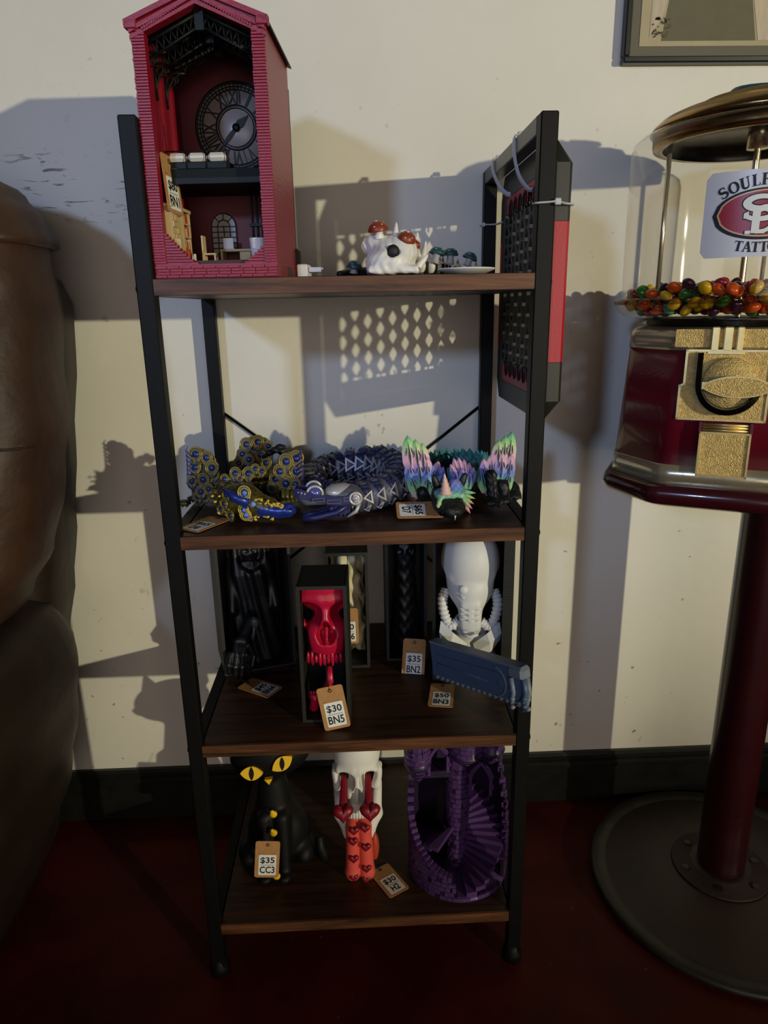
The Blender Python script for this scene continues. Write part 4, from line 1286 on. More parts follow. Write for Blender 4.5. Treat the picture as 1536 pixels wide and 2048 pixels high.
# ================================================================== tags
tag('kraft tag reading $80 BN1 hanging inside the red tower', (.0298, .0195, .9725), (.22, .975, -.06), (.10, .02, -.99), ('$80', 'BN1'), [(.0325, .040, .972), (.031, .040, .999)])
tag('kraft tag reading $65 D8 lying below the peacock dragon', (.0347, .0700, Z2 + .0012), (.0270, -.0167, 0), (-.0076, -.0408, 0), ('$65', 'D8'), [(.055, .060, Z2 + .003), (.062, .055, Z2 + .006)])
tag('kraft tag reading $65 D7 in front of the rainbow-feathered dragon', (.3010, .0650, Z2 + .0125), (0, -.030, -.0105), (-1, -.03, 0), ('$65', 'D7'), [(.300, .046, Z2 + .010), (.306, .044, Z2 + .014)])
tag('kraft tag reading $45 BN4 lying at the black box with the hooded figure', (.0370, .1255, Z3 + .001), (.0170, .0263, .0), (.0365, -.0357, 0), ('$45', 'BN4'), [(.040, .142, Z3 + .004), (.036, .150, Z3 + .012)])
tag('kraft tag reading $30 BN5 leaning on the red skull box', (.1490, .0330, .3945), (.0305, .001, .0054), (.0108, -.012, -.054), ('$30', 'BN5'), [(.163, .034, .399), (.162, .034, .425), (.166, .036, .435)])
tag('kraft tag partly hidden behind the red skull box, on the white sculpture', (.1688, .1640, .4384), (1, .02, .01), (0, -.01, -1), ('$40', 'BN6'), [(.186, .166, .449), (.188, .170, .50), (.190, .174, .523)])
tag('kraft tag reading $35 BN2 leaning on the dark box', (.2628, .1750, .3860), (.0290, -.006, .0), (-.0080, -.022, -.041), ('$35', 'BN2'), [(.279, .174, .385), (.281, .178, .400)])
tag('kraft tag reading $50 BN3 lying in front of the blue chainsaw', (.2952, .1160, Z3 + .0030), (.0335, -.0065, .0), (-.0130, -.0505, -.002), ('$50', 'BN3'), [(.311, .112, Z3 + .008), (.309, .118, Z3 + .02)])
tag('kraft tag reading $35 CC3 hanging in front of the black cat', (.0607, .0440, .1710), (.0312, .001, -.0030), (-.0125, -.006, -.053), ('$35', 'CC3'), [(.0765, .047, .171), (.079, .052, .185)])
tag('kraft tag reading $30 H2 lying beside the long salmon tongue', (.2051, .0725, Z4 + .0010), (.0264, .0159, 0), (.0245, -.0422, 0), ('$30', 'H2'), [(.216, .080, Z4 + .003), (.210, .078, Z4 + .02), (.208, .070, Z4 + .05)])
# ================================================================== peacock dragon (second board, left)
olive = mat('olive_black_filament', (46, 48, 26), .35, noise=.2, nscale=120)
gold = mat('gold_silk_filament', (150, 128, 48), .3, metal=.35, noise=.15, nscale=120)
gold_b = mat('bright_gold_filament', (206, 176, 62), .32, metal=.2, noise=.1, nscale=100)
blue = mat('royal_blue_silk', (33, 50, 128), .28, metal=.25, noise=.12, nscale=90)
violet = mat('violet_blue_silk', (56, 44, 128), .3, metal=.2, noise=.1, nscale=90)
def feather_mesh(n=14):
    g = G()
    drop = [(math.sin(a) * (1 if math.cos(a) > -.2 else 1 - .55 * (-.2 - math.cos(a))), math.cos(a) * (1 if math.cos(a) > 0 else 1.55)) for a in np.linspace(0, 2 * PI, 18, endpoint=False)]
    g.prism(drop, -.14, .10, 0, top=.93)
    def ring(r0, r1, z0, z1, mi, cy=0.0):
        g.lathe([(r0, z0), (r0 + (r1 - r0) * .25, z1), (r1 - (r1 - r0) * .25, z1), (r1, z0)], 16, mi, M=T(0, cy, 0) @ S(1, 1.06, 1))
    ring(.78, .95, .05, .19, 1); ring(.54, .68, .05, .18, 1, -.04)
    g.lathe([(.46, .05), (.44, .15), (0, .15)], 14, 0, M=T(0, -.08, 0))
    g.lathe([(.36, .14), (.33, .24), (.15, .28), (0, .28)], 14, 2, M=T(0, -.08, 0))
    g.box((-.05, -1.4, .08), (.05, -.4, .2), 2)
    for s in (-1, 1):
        g.tube([(s * .62, -.45, .1), (s * .34, -1.0, .12), (s * .1, -1.4, .1)], .06, 5, 1)
    return g
fm_a = feather_mesh().mesh('eye_feather', [olive, gold, blue])
fm_b = feather_mesh().mesh('eye_feather', [olive, gold_b, mat('pale_blue_silk', (92, 120, 214), .3, noise=.1)])
pk = thing('peacock_dragon', 'dark blue and gold dragon with peacock-eye feathers, left on the second board', 'figurine', loc=(.085, .05, Z2 + .0004))
PKI = Vector((.085, .05, 0))
def feathers(parent, lst, y, tiltx, me, fan=0, cx=0, dy=0.0012, yaw=0):
    for i, (x, z, r) in enumerate(lst):
        a = -fan * (x - cx)
        r_ = r * 1.08
        zz = max(z, r * 1.2)
        M = T(x - PKI.x, y - PKI.y - dy * (len(lst) - i) * 0 + (.0035 - .0012 * (i % 3)) * -1 + zz * .10, zz) @ RZ(yaw) @ RY(math.degrees(-a) if fan else 0) @ RX(90 - tiltx) @ S(r_, r_, r_ * .8)
        link('eye_feather', me, parent, M)
PL = [(0.0114, 0.0598, 0.0082), (0.0236, 0.0553, 0.0076), (0.0093, 0.0437, 0.0072), (0.0297, 0.0432, 0.0083), (0.0181, 0.0286, 0.0076), (0.0317, 0.0339, 0.0062), (0.0144, 0.0143, 0.007), (0.0042, 0.0268, 0.0062), (0.0097, 0.0036, 0.0063), (0.0241, 0.0177, 0.0063), (0.0273, 0.0075, 0.0056), (0.0187, 0.0034, 0.0056)]
PT = [(0.0615, 0.0575, 0.0082), (0.0764, 0.0601, 0.0082), (0.0707, 0.0519, 0.0059), (0.0901, 0.0545, 0.0067), (0.0554, 0.0448, 0.0074), (0.0797, 0.0426, 0.0082), (0.0637, 0.0377, 0.0075), (0.0857, 0.0325, 0.0075), (0.0708, 0.0322, 0.0067), (0.0501, 0.0335, 0.0067), (0.0571, 0.0279, 0.006)]
PR = [(0.1204, 0.0507, 0.0089), (0.1328, 0.0539, 0.0089), (0.132, 0.0378, 0.0089), (0.1123, 0.039, 0.0082), (0.1189, 0.024, 0.009), (0.1062, 0.0293, 0.0076), (0.1305, 0.023, 0.0069), (0.1243, 0.0103, 0.0076), (0.1014, 0.0181, 0.0062), (0.1134, 0.0121, 0.0069)]
PN = [(0.0638, 0.044, 0.0066), (0.0688, 0.0404, 0.0059), (0.0788, 0.0429, 0.0073), (0.058, 0.0333, 0.0056), (0.0508, 0.0375, 0.0053), (0.087, 0.0481, 0.0053), (0.0487, 0.0274, 0.006), (0.0947, 0.0452, 0.0053)]
def fill(lst):
    out = list(lst)
    for i, a in enumerate(lst):
        for b in lst[i + 1:]:
            if (a[0] - b[0]) ** 2 + (a[1] - b[1]) ** 2 < .0165 ** 2:
                m = ((a[0] + b[0]) / 2, (a[1] + b[1]) / 2, (a[2] + b[2]) * .46)
                if all((m[0] - q[0]) ** 2 + (m[1] - q[1]) ** 2 > .0055 ** 2 for q in out): out.append(m)
    return out
def slab(name, poly, y, th, m, tilt=.10):
    g = G(); g.prism([(x - PKI.x, z) for x, z in poly], -(y - PKI.y), -(y - PKI.y + th), M=VX, top=1.0)
    g.v = [(a, b + c * tilt, c) for a, b, c in g.v]
    return part(name, g, m, pk)
# left wing: backing membrane, blue barbs along the outer edge, eye feathers
lw = slab('left_wing', [(.002, .002), (.034, .002), (.038, .036), (.028, .056), (.012, .064), (.004, .058), (.002, .03)], .1265, .003, olive)
feathers(lw, PL, .125, 6, fm_a, 6, .02)
feathers(lw, fill(PL)[len(PL):], .125 + .0035, 6, fm_a, 6, .02)
for k in range(9):
    z = .012 + k * .0056
    g = G(); g.tube([(.008 - PKI.x, .076, z), (.000 - PKI.x, .0765, z + .007), (-.003 - PKI.x + .0008 * k, .0765, z + .013)], [.002, .0018, .0005], 6, flat=.5); part('barb', g, blue, lw)
tl_ = slab('tail_fan', [(.045, .015), (.09, .015), (.097, .05), (.08, .064), (.06, .062), (.048, .045)], .1965, .003, olive)
feathers(tl_, PT, .195, 8, fm_a, 8, .075)
feathers(tl_, fill(PT)[len(PT):], .195 + .0035, 8, fm_a, 8, .075)
rw = slab('right_wing', [(.098, .003), (.133, .003), (.14, .05), (.130, .06), (.116, .056), (.10, .036)], .1165, .003, olive)
feathers(rw, PR, .115, 6, fm_a, 6, .12)
feathers(rw, fill(PR)[len(PR):], .115 + .0035, 6, fm_a, 6, .12)
for k in range(9):
    z = .010 + k * .0056
    g = G(); g.tube([(.132 - PKI.x, .066, z), (.1395 - PKI.x, .0665, z + .006), (.1425 - PKI.x - .0006 * k, .0665, z + .013)], [.002, .0018, .0005], 6, flat=.5); part('barb', g, violet, rw)
# body: overlapping scales along a coil
path = smooth_path([(.058, .075, .018), (.052, .10, .017), (.066, .128, .016), (.086, .142, .016), (.100, .152, .014), (.108, .168, .012), (.096, .190, .011), (.074, .198, .012)], 5)
for i in range(0, len(path) - 1, 2):
    p = path[i]; t = (path[min(i + 1, len(path) - 1)] - path[max(i - 1, 0)]).normalized()
    q = t.to_track_quat('Y', 'Z').to_matrix().to_4x4()
    r = .0175 - .008 * i / len(path)
    g = G(); M = T(p.x - PKI.x, p.y - PKI.y, r) @ q
    g.lathe([(r * .72, -.008), (r * .98, -.004), (r, .003), (r * .75, .006), (0, .0065)], 14, 0, M=M @ RX(-90))
    for a in (-60, -20, 20, 60):
        g.ell((r * math.sin(math.radians(a)), 0, r * math.cos(math.radians(a))), (.004, .005, .0022), 8, 5, 1, M=M)
    part('body_segment', g, [olive, gold], pk)
feathers(pk, PN, .088, 22, fm_a, 4, .07)
g = G()
for k, (x, z) in enumerate(((.0945, .051), (.1015, .054), (.108, .0575))):
    g.ell((x - PKI.x, .12, z), (.006, .006, .0042), 10, 6)
g.tube([(.085 - PKI.x, .12, .045), (.115 - PKI.x, .12, .058)], .0028, 8); part('tail_spine', g, ink, pk)
g = G(); 
for k in range(5): g.lathe([(.0085 - .001 * k, 0), (.0095 - .001 * k, .002), (.0085 - .001 * k, .004)], 14, M=T(.128 - PKI.x, .045, .012) @ RY(90) @ T(0, 0, -.012 + k * .005))
part('tail_tip', g, gold, pk)
for x, y in ((-.004, .11), (.004, .13)):
    g = G(); g.ell((0, 0, .004), (.009, .007, .004), 10, 6)
    for k in (-1, 0, 1): g.lathe([(.0016, 0), (0, .007)], 6, M=T(k * .005, -.005, .002) @ RX(100))
    part('claw_foot', g, olive, pk, M=T(x - PKI.x + .0, y - PKI.y, .0))
# head
HM = T(.080 - PKI.x, .054 - PKI.y, 0) @ RZ(-16)
def pk_head(p):
    a = e3(p, (-.004, 0, .021), (.023, .017, .019))
    a = su(a, e3(p, (.018, 0, .014), (.022, .0135, .0125)), .008)
    a = su(a, e3(p, (-.020, .004, .018), (.018, .017, .017)), .008)
    return a + .0006 * np.sin(p[..., 0] * 900) * np.sin(p[..., 2] * 900)
g = sculpt(pk_head, (-.042, -.024, -.001), (.044, .026, .044), .0015, M=HM); hd = part('head', g, mat('olive_gold_filament', (74, 66, 26), .35, metal=.15, noise=.5, nscale=260), pk)
def pk_snout(p):
    a = e3(p, (.036, 0, .0105), (.022, .0115, .0095))
    a = su(a, e3(p, (.020, 0, .013), (.016, .0135, .0115)), .006)
    a = su(a, e3(p, (.050, 0, .012), (.008, .009, .0075)), .004)
    for s in (-1, 1): a = sd(a, e3(p, (.0535, s * .005, .0155), (.0030, .0022, .0018)), .001)
    a = sd(a, b3(p, (.036, 0, .0062), (.026, .02, .0005)), .0008)
    return a
g = sculpt(pk_snout, (.004, -.016, -.001), (.062, .016, .026), .0011, M=HM); part('snout', g, blue, hd)
g = G(); rk = random.Random(4)
for k in range(90):
    t = rk.random(); q = rk.random()
    if k < 40:      # brow ridge running down to the nostrils
        p = (.000 + .046 * t, -.0130 + .0042 * t + rk.uniform(-.0012, .0012), .0275 - .0095 * t + rk.uniform(-.0030, .0022))
    elif k < 58:    # lower jaw
        p = (.002 + .040 * t, -.0140 + .003 * t + rk.uniform(-.0006, .0008), .0038 + rk.uniform(-.0016, .0016))
    elif k < 70:    # cheek
        p = (.008 + .022 * t, -.0140 + .002 * t, .0125 + rk.uniform(-.002, .003))
    else:           # throat and nape
        p = (-.034 + .030 * t, -.0150 - .0015 * q, .006 + .024 * q)
    s_ = rk.uniform(.7, 1.35)
    p = (p[0], p[1] + .0014, p[2])
    g.ell(p, (.0020 * s_, .0014 * s_, .0012 * s_), 7, 5, M=HM @ T(*p) @ RY(rk.uniform(-50, 50)) @ T(-p[0], -p[1], -p[2]))
part('gold_scales', g, gold_b, hd, kind='stuff')
g = G(); g.tube([Vector((.010, -.014, .021)), Vector((-.006, -.016, .028)), Vector((-.020, -.017, .037))], [.0068, .0055, .0008], 12, M=HM); part('horn', g, blue, hd)
g = G(); g.tube([Vector((.010, .014, .021)), Vector((-.006, .016, .028)), Vector((-.020, .017, .037))], [.0065, .0055, .0008], 12, M=HM); part('horn', g, blue, hd)
for x, y, z, r, me in ((.004, -.0165, .014, .0066, fm_b), (.006, -.0165, .0085, .0072, fm_b), (.006, -.0155, .0335, .0080, fm_b), (-.016, -.016, .030, .0056, fm_a), (-.019, -.0165, .020, .0056, fm_a), (-.012, -.018, .0075, .0056, fm_a), (-.026, -.012, .012, .0052, fm_a)):
    link('eye_feather', me, hd, HM @ T(x, y, max(z, r * 1.15)) @ RZ(14 if x > 0 else -10) @ RY(-50 if z < .02 and x > 0 else -25) @ RX(80) @ S(r, r, r))
g = G(); g.ell((.014, -.0128, .0195), (.0034, .0018, .0034), 10, 6, M=HM); part('eye', g, mat('eye_blue', (120, 150, 220), .2), hd)

# ================================================================== armoured mechanical dragon (second board, middle)
steel = mat('blue_grey_silk', (96, 98, 110), .42, metal=.3, noise=.15, nscale=90)
indigo = mat('indigo_silk', (44, 46, 96), .38, metal=.3, noise=.15, nscale=90)
pale = mat('pale_silver_silk', (190, 186, 186), .32, metal=.3)
md = thing('armoured_dragon', 'coiled slate-blue armoured dragon with plated segments, middle of the second board', 'figurine', loc=(.20, .14, Z2 + .0004))
MO = Vector((.20, .14, 0))
def seg_mesh():
    g = G(); A_ = RX(-90)
    g.lathe([(.70, -.62), (.92, -.52), (1.0, -.1), (1.0, .25), (.86, .34), (.80, .52), (.66, .62)], 14, 0, M=A_)
    g.lathe([(1.0, .02), (1.05, .08), (1.05, .16), (1.0, .22)], 14, 1, M=A_)
    def tri(M, s, mi):
        o = [(-.5 * s, -.42 * s), (.5 * s, -.42 * s), (0, .5 * s)]; i_ = [(x * .62, y * .62 - .02) for x, y in o]
        n = 3; vs = [(x, y, .0) for x, y in o] + [(x, y, .10) for x, y in o] + [(x, y, .10) for x, y in i_] + [(x, y, .02) for x, y in i_]; fs = []
        for k in range(3):
            l = (k + 1) % 3; fs += [(k, l, 3 + l, 3 + k), (3 + k, 3 + l, 6 + l, 6 + k), (6 + k, 6 + l, 9 + l, 9 + k)]
        g.add(vs, fs, mi, M)
        g.prism([(x * .35, y * .35) for x, y in o], 0, .08, 1, M=M)
    for sgn in (-1, 1):
        for a, s in ((76, 1.12), (126, .75)):
            tri(Matrix.Rotation(math.radians(sgn * a), 4, 'Y') @ T(0, -.05, .93) @ RX(0) @ Matrix.Rotation(0, 4, 'Z'), s * .85, 2)
        for a in (22, 44):
            g.box((-.13, -.42, .97), (.13, .28, 1.08), 1, M=Matrix.Rotation(math.radians(sgn * a), 4, 'Y'), b=.04)
    g.box((-.34, -.34, .96), (.34, .20, 1.10), 0, b=.05)
    for x in (-.2, .2): g.ell((x, .0, 1.10), (.06, .06, .05), 8, 5, 3)
    return g
sm_ = seg_mesh().mesh('armour_segment', [steel, indigo, pale, ink])
path = smooth_path([(.205, .066, 0), (.226, .080, 0), (.246, .105, 0), (.257, .140, 0), (.254, .178, 0), (.236, .210, 0), (.206, .224, 0), (.176, .220, 0), (.152, .200, 0), (.143, .172, 0), (.152, .146, 0), (.175, .136, 0), (.198, .144, 0), (.208, .158, 0)], 10)
acc = [0]
for a, b in zip(path, path[1:]): acc.append(acc[-1] + (b - a).length)
tot = acc[-1]; s = .004
while s < tot:
    i = max(k for k in range(len(acc)) if acc[k] <= s); i = min(i, len(path) - 2)
    f_ = (s - acc[i]) / (acc[i + 1] - acc[i]); p = path[i].lerp(path[i + 1], f_)
    u = s / tot
    r = .0165 + .0065 * math.sin(min(1, u / .45) * PI / 2) if u < .45 else .023 - .0155 * ((u - .45) / .55) ** 1.1
    t = (path[i + 1] - path[i]).normalized()
    q = (-t).to_track_quat('Y', 'Z').to_matrix().to_4x4()
    link('armour_segment', sm_, md, T(p.x - MO.x, p.y - MO.y, r * 1.06) @ q @ S(r, r * .86, r))
    s += r * .92
# head: snout to the left, local +x = snout
DM = T(.176 - MO.x, .050 - MO.y, 0) @ RZ(186)
def hd_sdf(p):
    a = e3(p, (-.016, 0, .026), (.020, .015, .013))
    a = su(a, b3(p, (.006, 0, .024), (.026, .0095, .006), .004), .006)
    a = su(a, e3(p, (.030, 0, .026), (.008, .010, .007)), .004)
    return a
g = sculpt(hd_sdf, (-.042, -.020, .004), (.044, .020, .046), .0014, M=DM); hd = part('head', g, steel, md)
for s in (-1, 1):
    g = G()
    g.loft([[(x, s * (y0), z + dz * h) for dz, h in ((0, 0), (1, h_))] + [(x, s * (y0 + .004), z + h_), (x, s * (y0 + .004), z)] for x, y0, z, h_ in ((-.030, .012, .0215, .009), (-.008, .0125, .019, .010), (.014, .0105, .022, .009), (.036, .0085, .028, .010), (.042, .006, .030, .008))], smooth=False, M=DM)
    cg = part('cheek_guard', g, indigo, hd)
    g = G()
    for x0, x1, z0, z1 in ((-.026, -.012, .0235, .0282), (-.009, .006, .0215, .0262), (.009, .022, .0245, .0288)):
        y = s * .0166; ring_prism(g, [(x0, z0), (x1, z0), (x1, z1), (x0, z1)], [(x0 + .0008, z0 + .0008), (x1 - .0008, z0 + .0008), (x1 - .0008, z1 - .0008), (x0 + .0008, z1 - .0008)], y - .0016, y + .0006)
    g.v = [tuple(DM @ Vector(v)) for v in g.v]
    part('panel_trim', g, steel, cg, kind='stuff')
    for k in range(3):
        g = G(); g.ell((.030 + .0035 * k, s * (.0140 - .0012 * k), .0335 + .0008 * k), (.0012, .0008, .0012), 6, 4, M=DM); part('rivet', g, pale, cg)
    g = G(); g.lathe([(.0075, 0), (.0078, .004), (.0055, .0045), (.005, .0025), (.003, .0028), (.002, .005), (0, .005)], 20, M=DM @ T(-.0255, s * .0135, .026) @ RX(-90 * s)); part('round_bolt', g, pale, hd)
    g = G(); g.ell((.019, s * .0085, .032), (.0078, .0055, .0078), 16, 10, M=DM); ey = part('eye', g, mat('eye_violet', (92, 96, 170), .15, metal=.3), hd)
    g = G(); g.tube([(.019 + .0085 * math.cos(a), s * .0115, .0325 + .0085 * math.sin(a)) for a in np.linspace(-.6, PI + .3, 14)], .0016, 6, M=DM); part('eye_ring', g, pale, hd)
    g = G(); g.box((.004, s * .0075 - .0012, .0285), (.03, s * .0075 + .0012, .0310), M=DM) ; part('brow_line', g, steel, hd)
    # lower jaw arm
    g = G(); g.tube([(-.018, s * .010, .018), (-.004, s * .010, .009), (.018, s * .009, .0045), (.033, s * .007, .0035)], [.0035, .0038, .0036, .0040], 8, M=DM); part('jaw_arm', g, indigo, hd)
    g = G(); g.tube([(-.030, s * .0115, .019), (-.026, s * .012, .010), (-.016, s * .0115, .004)], [.0022, .0024, .001], 8, M=DM); part('jaw_blade', g, pale, hd)
def crest(p): return np.maximum(e3(p, (-.010, 0, .030), (.019, .0125, .0105)), .0285 - p[..., 2])
g = sculpt(crest, (-.032, -.016, .026), (.012, .016, .043), .0011, M=DM); part('crest_plate', g, pale, hd)
g = G(); g.tube([(-.0285, 0, .0325), (-.016, 0, .0412), (0, 0, .0402), (.008, 0, .034)], .0006, 5, M=DM); part('crest_seam', g, ink, hd)
g = G(); g.box((-.022, -.007, .003), (.006, .007, .017), b=.003, M=DM)
for k in range(5): g.box((-.020 + k * .005, -.0082, .004), (-.018 + k * .005, .0082, .016), M=DM)
part('throat', g, indigo, hd)

# ================================================================== rainbow feathered dragon (second board, right)
rb_m = ramp_mat('rainbow_filament', 2, [(0, (222, 168, 170)), (.10, (212, 160, 176)), (.20, (150, 196, 120)), (.30, (120, 176, 150)), (.40, (96, 128, 206)), (.49, (150, 132, 196)), (.58, (220, 168, 192)), (.68, (214, 172, 184)), (.76, (190, 200, 150)), (.87, (140, 204, 120)), (1.0, (84, 170, 160))], .45, 0.0, .082)
blk = mat('black_filament', (18, 18, 18), .5, bump=.2, bscale=260)
cd = thing('feathered_dragon', 'black dragon with rainbow pastel feather wings and horned crest, right on second board', 'figurine', loc=(.325, .085, Z2 + .0004))
rb_m.node_tree.nodes['Texture Coordinate'].object = cd
def leaf(parent, bx, bz, tx, tz, w, y, lean=.12, th=.0030, slots=1):
    b = Vector((bx, bz)); t = Vector((tx, tz)); d = t - b; L_ = d.length; d /= L_; n_ = Vector((-d.y, d.x))
    prof = [(0, .28), (.15, .40), (.35, .5), (.6, .47), (.8, .33), (.93, .15), (1.0, 0)]
    o = [(b + d * L_ * q + n_ * w * h) for q, h in prof] + [(b + d * L_ * q - n_ * w * h) for q, h in prof[:-1][::-1]]
    g = G()
    g.prism([(v.x, v.y) for v in o], -y, -y - th, 0, M=VX)
    vb = len(g.v)
    # bulged front, black slit down the middle and two short barbs
    c = [(b + d * L_ * q) for q, h in prof]
    vs = [(v.x, y - .0001, v.y) for v in o] + [(v.x, y - .0026 * (1 - (2 * k / 6 - 1) ** 2) - .0001, v.y) for k, v in enumerate(c)]
    n = len(o); fs = []
    for k in range(6):
        fs.append((k, n + k, n + k + 1, k + 1))
        l = n - k
        fs.append(((l % n) if k else n - 1, (n - 1 - k) if 0 else 0, 0)) if 0 else None
    right = [0] + list(range(n - 1, 6, -1))
    idx_r = [n - 1 - k for k in range(6)] + [6]
    for k in range(6):
        fs.append((idx_r[k], idx_r[k + 1], n + k + 1, n + k))
    g.add(vs, fs, 0)
    def slit(q0, q1, off, ww):
        p0 = b + d * L_ * q0 + n_ * off; p1 = b + d * L_ * q1 + n_ * off * .6; m = (p0 + p1) / 2
        pol = [p0, m - n_ * ww, p1, m + n_ * ww]
        g.prism([(v.x, v.y) for v in pol], -y + .0008, -y + .0032, 1, M=VX)
    slit(.15, .82, 0, w * .07)
    for sg_ in (-1, 1):
        slit(.50, .70, sg_ * w * .22, w * .03) if slots else None
    g.v = [(a, q - .0 + (r - bz) * lean, r) for a, q, r in g.v]
    return part('feather', g, [rb_m, blk], parent)
CL = [(-0.0602, 0.0786, -0.0553, 0.0341, 0.0174), (-0.051, 0.0743, -0.0477, 0.0338, 0.0162), (-0.0429, 0.07, -0.0418, 0.0307, 0.0151), (-0.0593, 0.0521, -0.0525, 0.0158, 0.0162), (-0.0476, 0.053, -0.0454, 0.0187, 0.0162), (-0.0371, 0.0545, -0.0406, 0.0185, 0.0151), (-0.0242, 0.0488, -0.0336, 0.0153, 0.0139), (-0.0183, 0.0421, -0.03, 0.0091, 0.0128), (-0.0594, 0.0372, -0.0478, 0.0077, 0.0151), (-0.0536, 0.025, -0.0436, 0.0045, 0.0139), (-0.0371, 0.0366, -0.0395, 0.0093, 0.0139), (-0.0277, 0.0303, -0.0359, 0.0062, 0.0128), (-0.0201, 0.0361, -0.0318, 0.0073, 0.0116)]
CRr = [(0.0627, 0.0802, 0.055, 0.031, 0.0162), (0.0547, 0.0757, 0.0507, 0.0342, 0.0151), (0.0467, 0.0712, 0.0447, 0.0374, 0.0151), (0.0383, 0.0555, 0.0394, 0.0163, 0.0151), (0.0285, 0.0498, 0.0334, 0.0164, 0.0139), (0.0618, 0.0549, 0.0541, 0.0189, 0.0151), (0.05, 0.0581, 0.0481, 0.0221, 0.0151), (0.024, 0.0409, 0.0306, 0.0104, 0.0128), (0.0606, 0.0399, 0.0515, 0.0067, 0.0139), (0.0549, 0.0341, 0.0486, 0.0037, 0.0128), (0.0418, 0.0374, 0.0427, 0.0039, 0.0128), (0.033, 0.0316, 0.0397, 0.004, 0.0128)]
CC_ = [(-0.0088, 0.0553, -0.0015, 0.0255, 0.0099), (-0.0031, 0.0563, 0.0008, 0.0255, 0.0099), (0.0033, 0.0544, 0.0037, 0.0254, 0.0099), (0.0091, 0.0501, 0.0066, 0.0253, 0.0093), (-0.0133, 0.0495, -0.0038, 0.0256, 0.0093), (0.0138, 0.0453, 0.0089, 0.0253, 0.0087), (-0.0104, 0.0424, -0.0015, 0.0214, 0.0093), (0.0098, 0.0407, 0.0073, 0.0211, 0.0093), (-0.0006, 0.0451, 0.002, 0.0213, 0.0104)]
for nm, lst, y0, poly in (('left_wing', CL, 0.0, [(-.056, .006), (-.030, .004), (-.024, .020), (-.024, .036), (-.040, .05), (-.056, .06), (-.060, .03)]), ('right_wing', CRr, 0.0, [(.032, .005), (.054, .005), (.060, .03), (.058, .06), (.046, .055), (.030, .036), (.026, .02)])):
    g = G(); g.prism(poly, -.0052 - y0, -.0092 - y0, M=VX); wg = part(nm, g, rb_m, cd)
    for i, (tx, tz, bx, bz, w) in enumerate(lst):
        leaf(wg, bx, bz, tx, tz, w * 1.08, y0 + .004 - .0009 * i)
chest = G(); chest.ell((.002, -.010, .030), (.014, .008, .020), 14, 8); ch = part('neck', chest, rb_m, cd)
for i, (tx, tz, bx, bz, w) in enumerate(CC_):
    leaf(ch, bx, bz, tx, tz, w, -.016 - .0011 * i, slots=0)
# crested head, horn, dark snout
CH = T(-.018, -.052, 0) @ RZ(8)
def cd_head(p):
    a = b3(p, (0, .004, .012), (.016, .016, .0105), .006)
    a = su(a, e3(p, (-.001, -.014, .009), (.0125, .012, .0088)), .006)
    a = su(a, e3(p, (0, .016, .018), (.016, .014, .014)), .006)
    for s in (-1, 1):
        a = sd(a, e3(p, (s * .0055, -.027, .011), (.0016, .003, .0016)), .001)
        a = sd(a, e3(p, (s * .0145, -.006, .016), (.003, .006, .004)), .002)
    return a + .0007 * np.sin(p[..., 0] * 700 + 1) * np.sin(p[..., 1] * 800) * np.sin(p[..., 2] * 760)
g = sculpt(cd_head, (-.020, -.030, -.001), (.020, .034, .034), .0014, M=CH); hd = part('head', g, blk, cd)
def cd_crest(p):
    a = e3(p, (0, .002, .024), (.0175, .013, .0075))
    a = su(a, e3(p, (.006, .004, .031), (.0085, .008, .0085)), .005)
    a = su(a, e3(p, (.013, .006, .022), (.006, .008, .009)), .004)
    for s in (-1, 1): a = su(a, c3(p, (s * .012, -.006, .022), (s * .0165, -.012, .014), .004, .002), .004)
    return a + .0006 * np.sin(p[..., 0] * 900) * np.sin(p[..., 1] * 500 + p[..., 2] * 700)
g = sculpt(cd_crest, (-.022, -.018, .009), (.024, .020, .044), .0013, M=CH); part('crest', g, rb_m, hd)
g = G()
rings = []
for k in range(15):
    t = k / 14; r = .0062 * (1 - t) + .0006; r *= 1 + .10 * math.sin(k * 2.1)
    rings.append([(-.0065 - .002 * t + r * math.cos(a), -.0075 + r * math.sin(a) * .9, .026 + .023 * t) for a in np.linspace(0, 2 * PI, 12, endpoint=False)])
g.loft(rings, M=CH); part('horn', g, mat('peach_filament', (226, 178, 168), .45), hd)
for s in (-1, 1):
    g = G(); g.ell((0, 0, 0), (.0042, .003, .010), 10, 8, M=CH @ T(s * .0155 + .003, .014, .034) @ RY(s * 18)); part('ear', g, blk, hd)
for k in range(5):
    g = G(); g.lathe([(.0035, 0), (.002, .008), (0, .014)], 7, M=CH @ T(.0175 + .001 * k, .004 + .003 * k, .024 - .0045 * k) @ RY(100 + 12 * k)); part('cheek_spike', g, rb_m, hd)
g = G(); g.lathe([(.0012, 0), (0, .006)], 7, M=CH @ T(-.001, -.025, .0064) @ RX(180)); part('tooth', g, white_f, hd)
rl = random.Random(6)
for x, y, h in ((.034, -.014, .034), (.050, -.006, .020), (-.044, -.004, .014), (-.036, .010, .016), (.066, .012, .012)):
    def limb(p, h=h, x=x):
        a = c3(p, (0, 0, h), (.002, -.004, .010), .0075, .006)
        a = su(a, e3(p, (0, -.008, .005), (.009, .010, .005)), .004)
        for k in (-1, 0, 1): a = su(a, c3(p, (k * .005, -.012, .005), (k * .007, -.021, .0018), .0024, .001), .002)
        return a + .0008 * np.sin(p[..., 0] * 800 + x * 900) * np.sin(p[..., 2] * 760)
    g = sculpt(limb, (-.014, -.026, -.001), (.014, .012, h + .012), .0016); part('leg', g, blk, cd, M=T(x, y, 0))
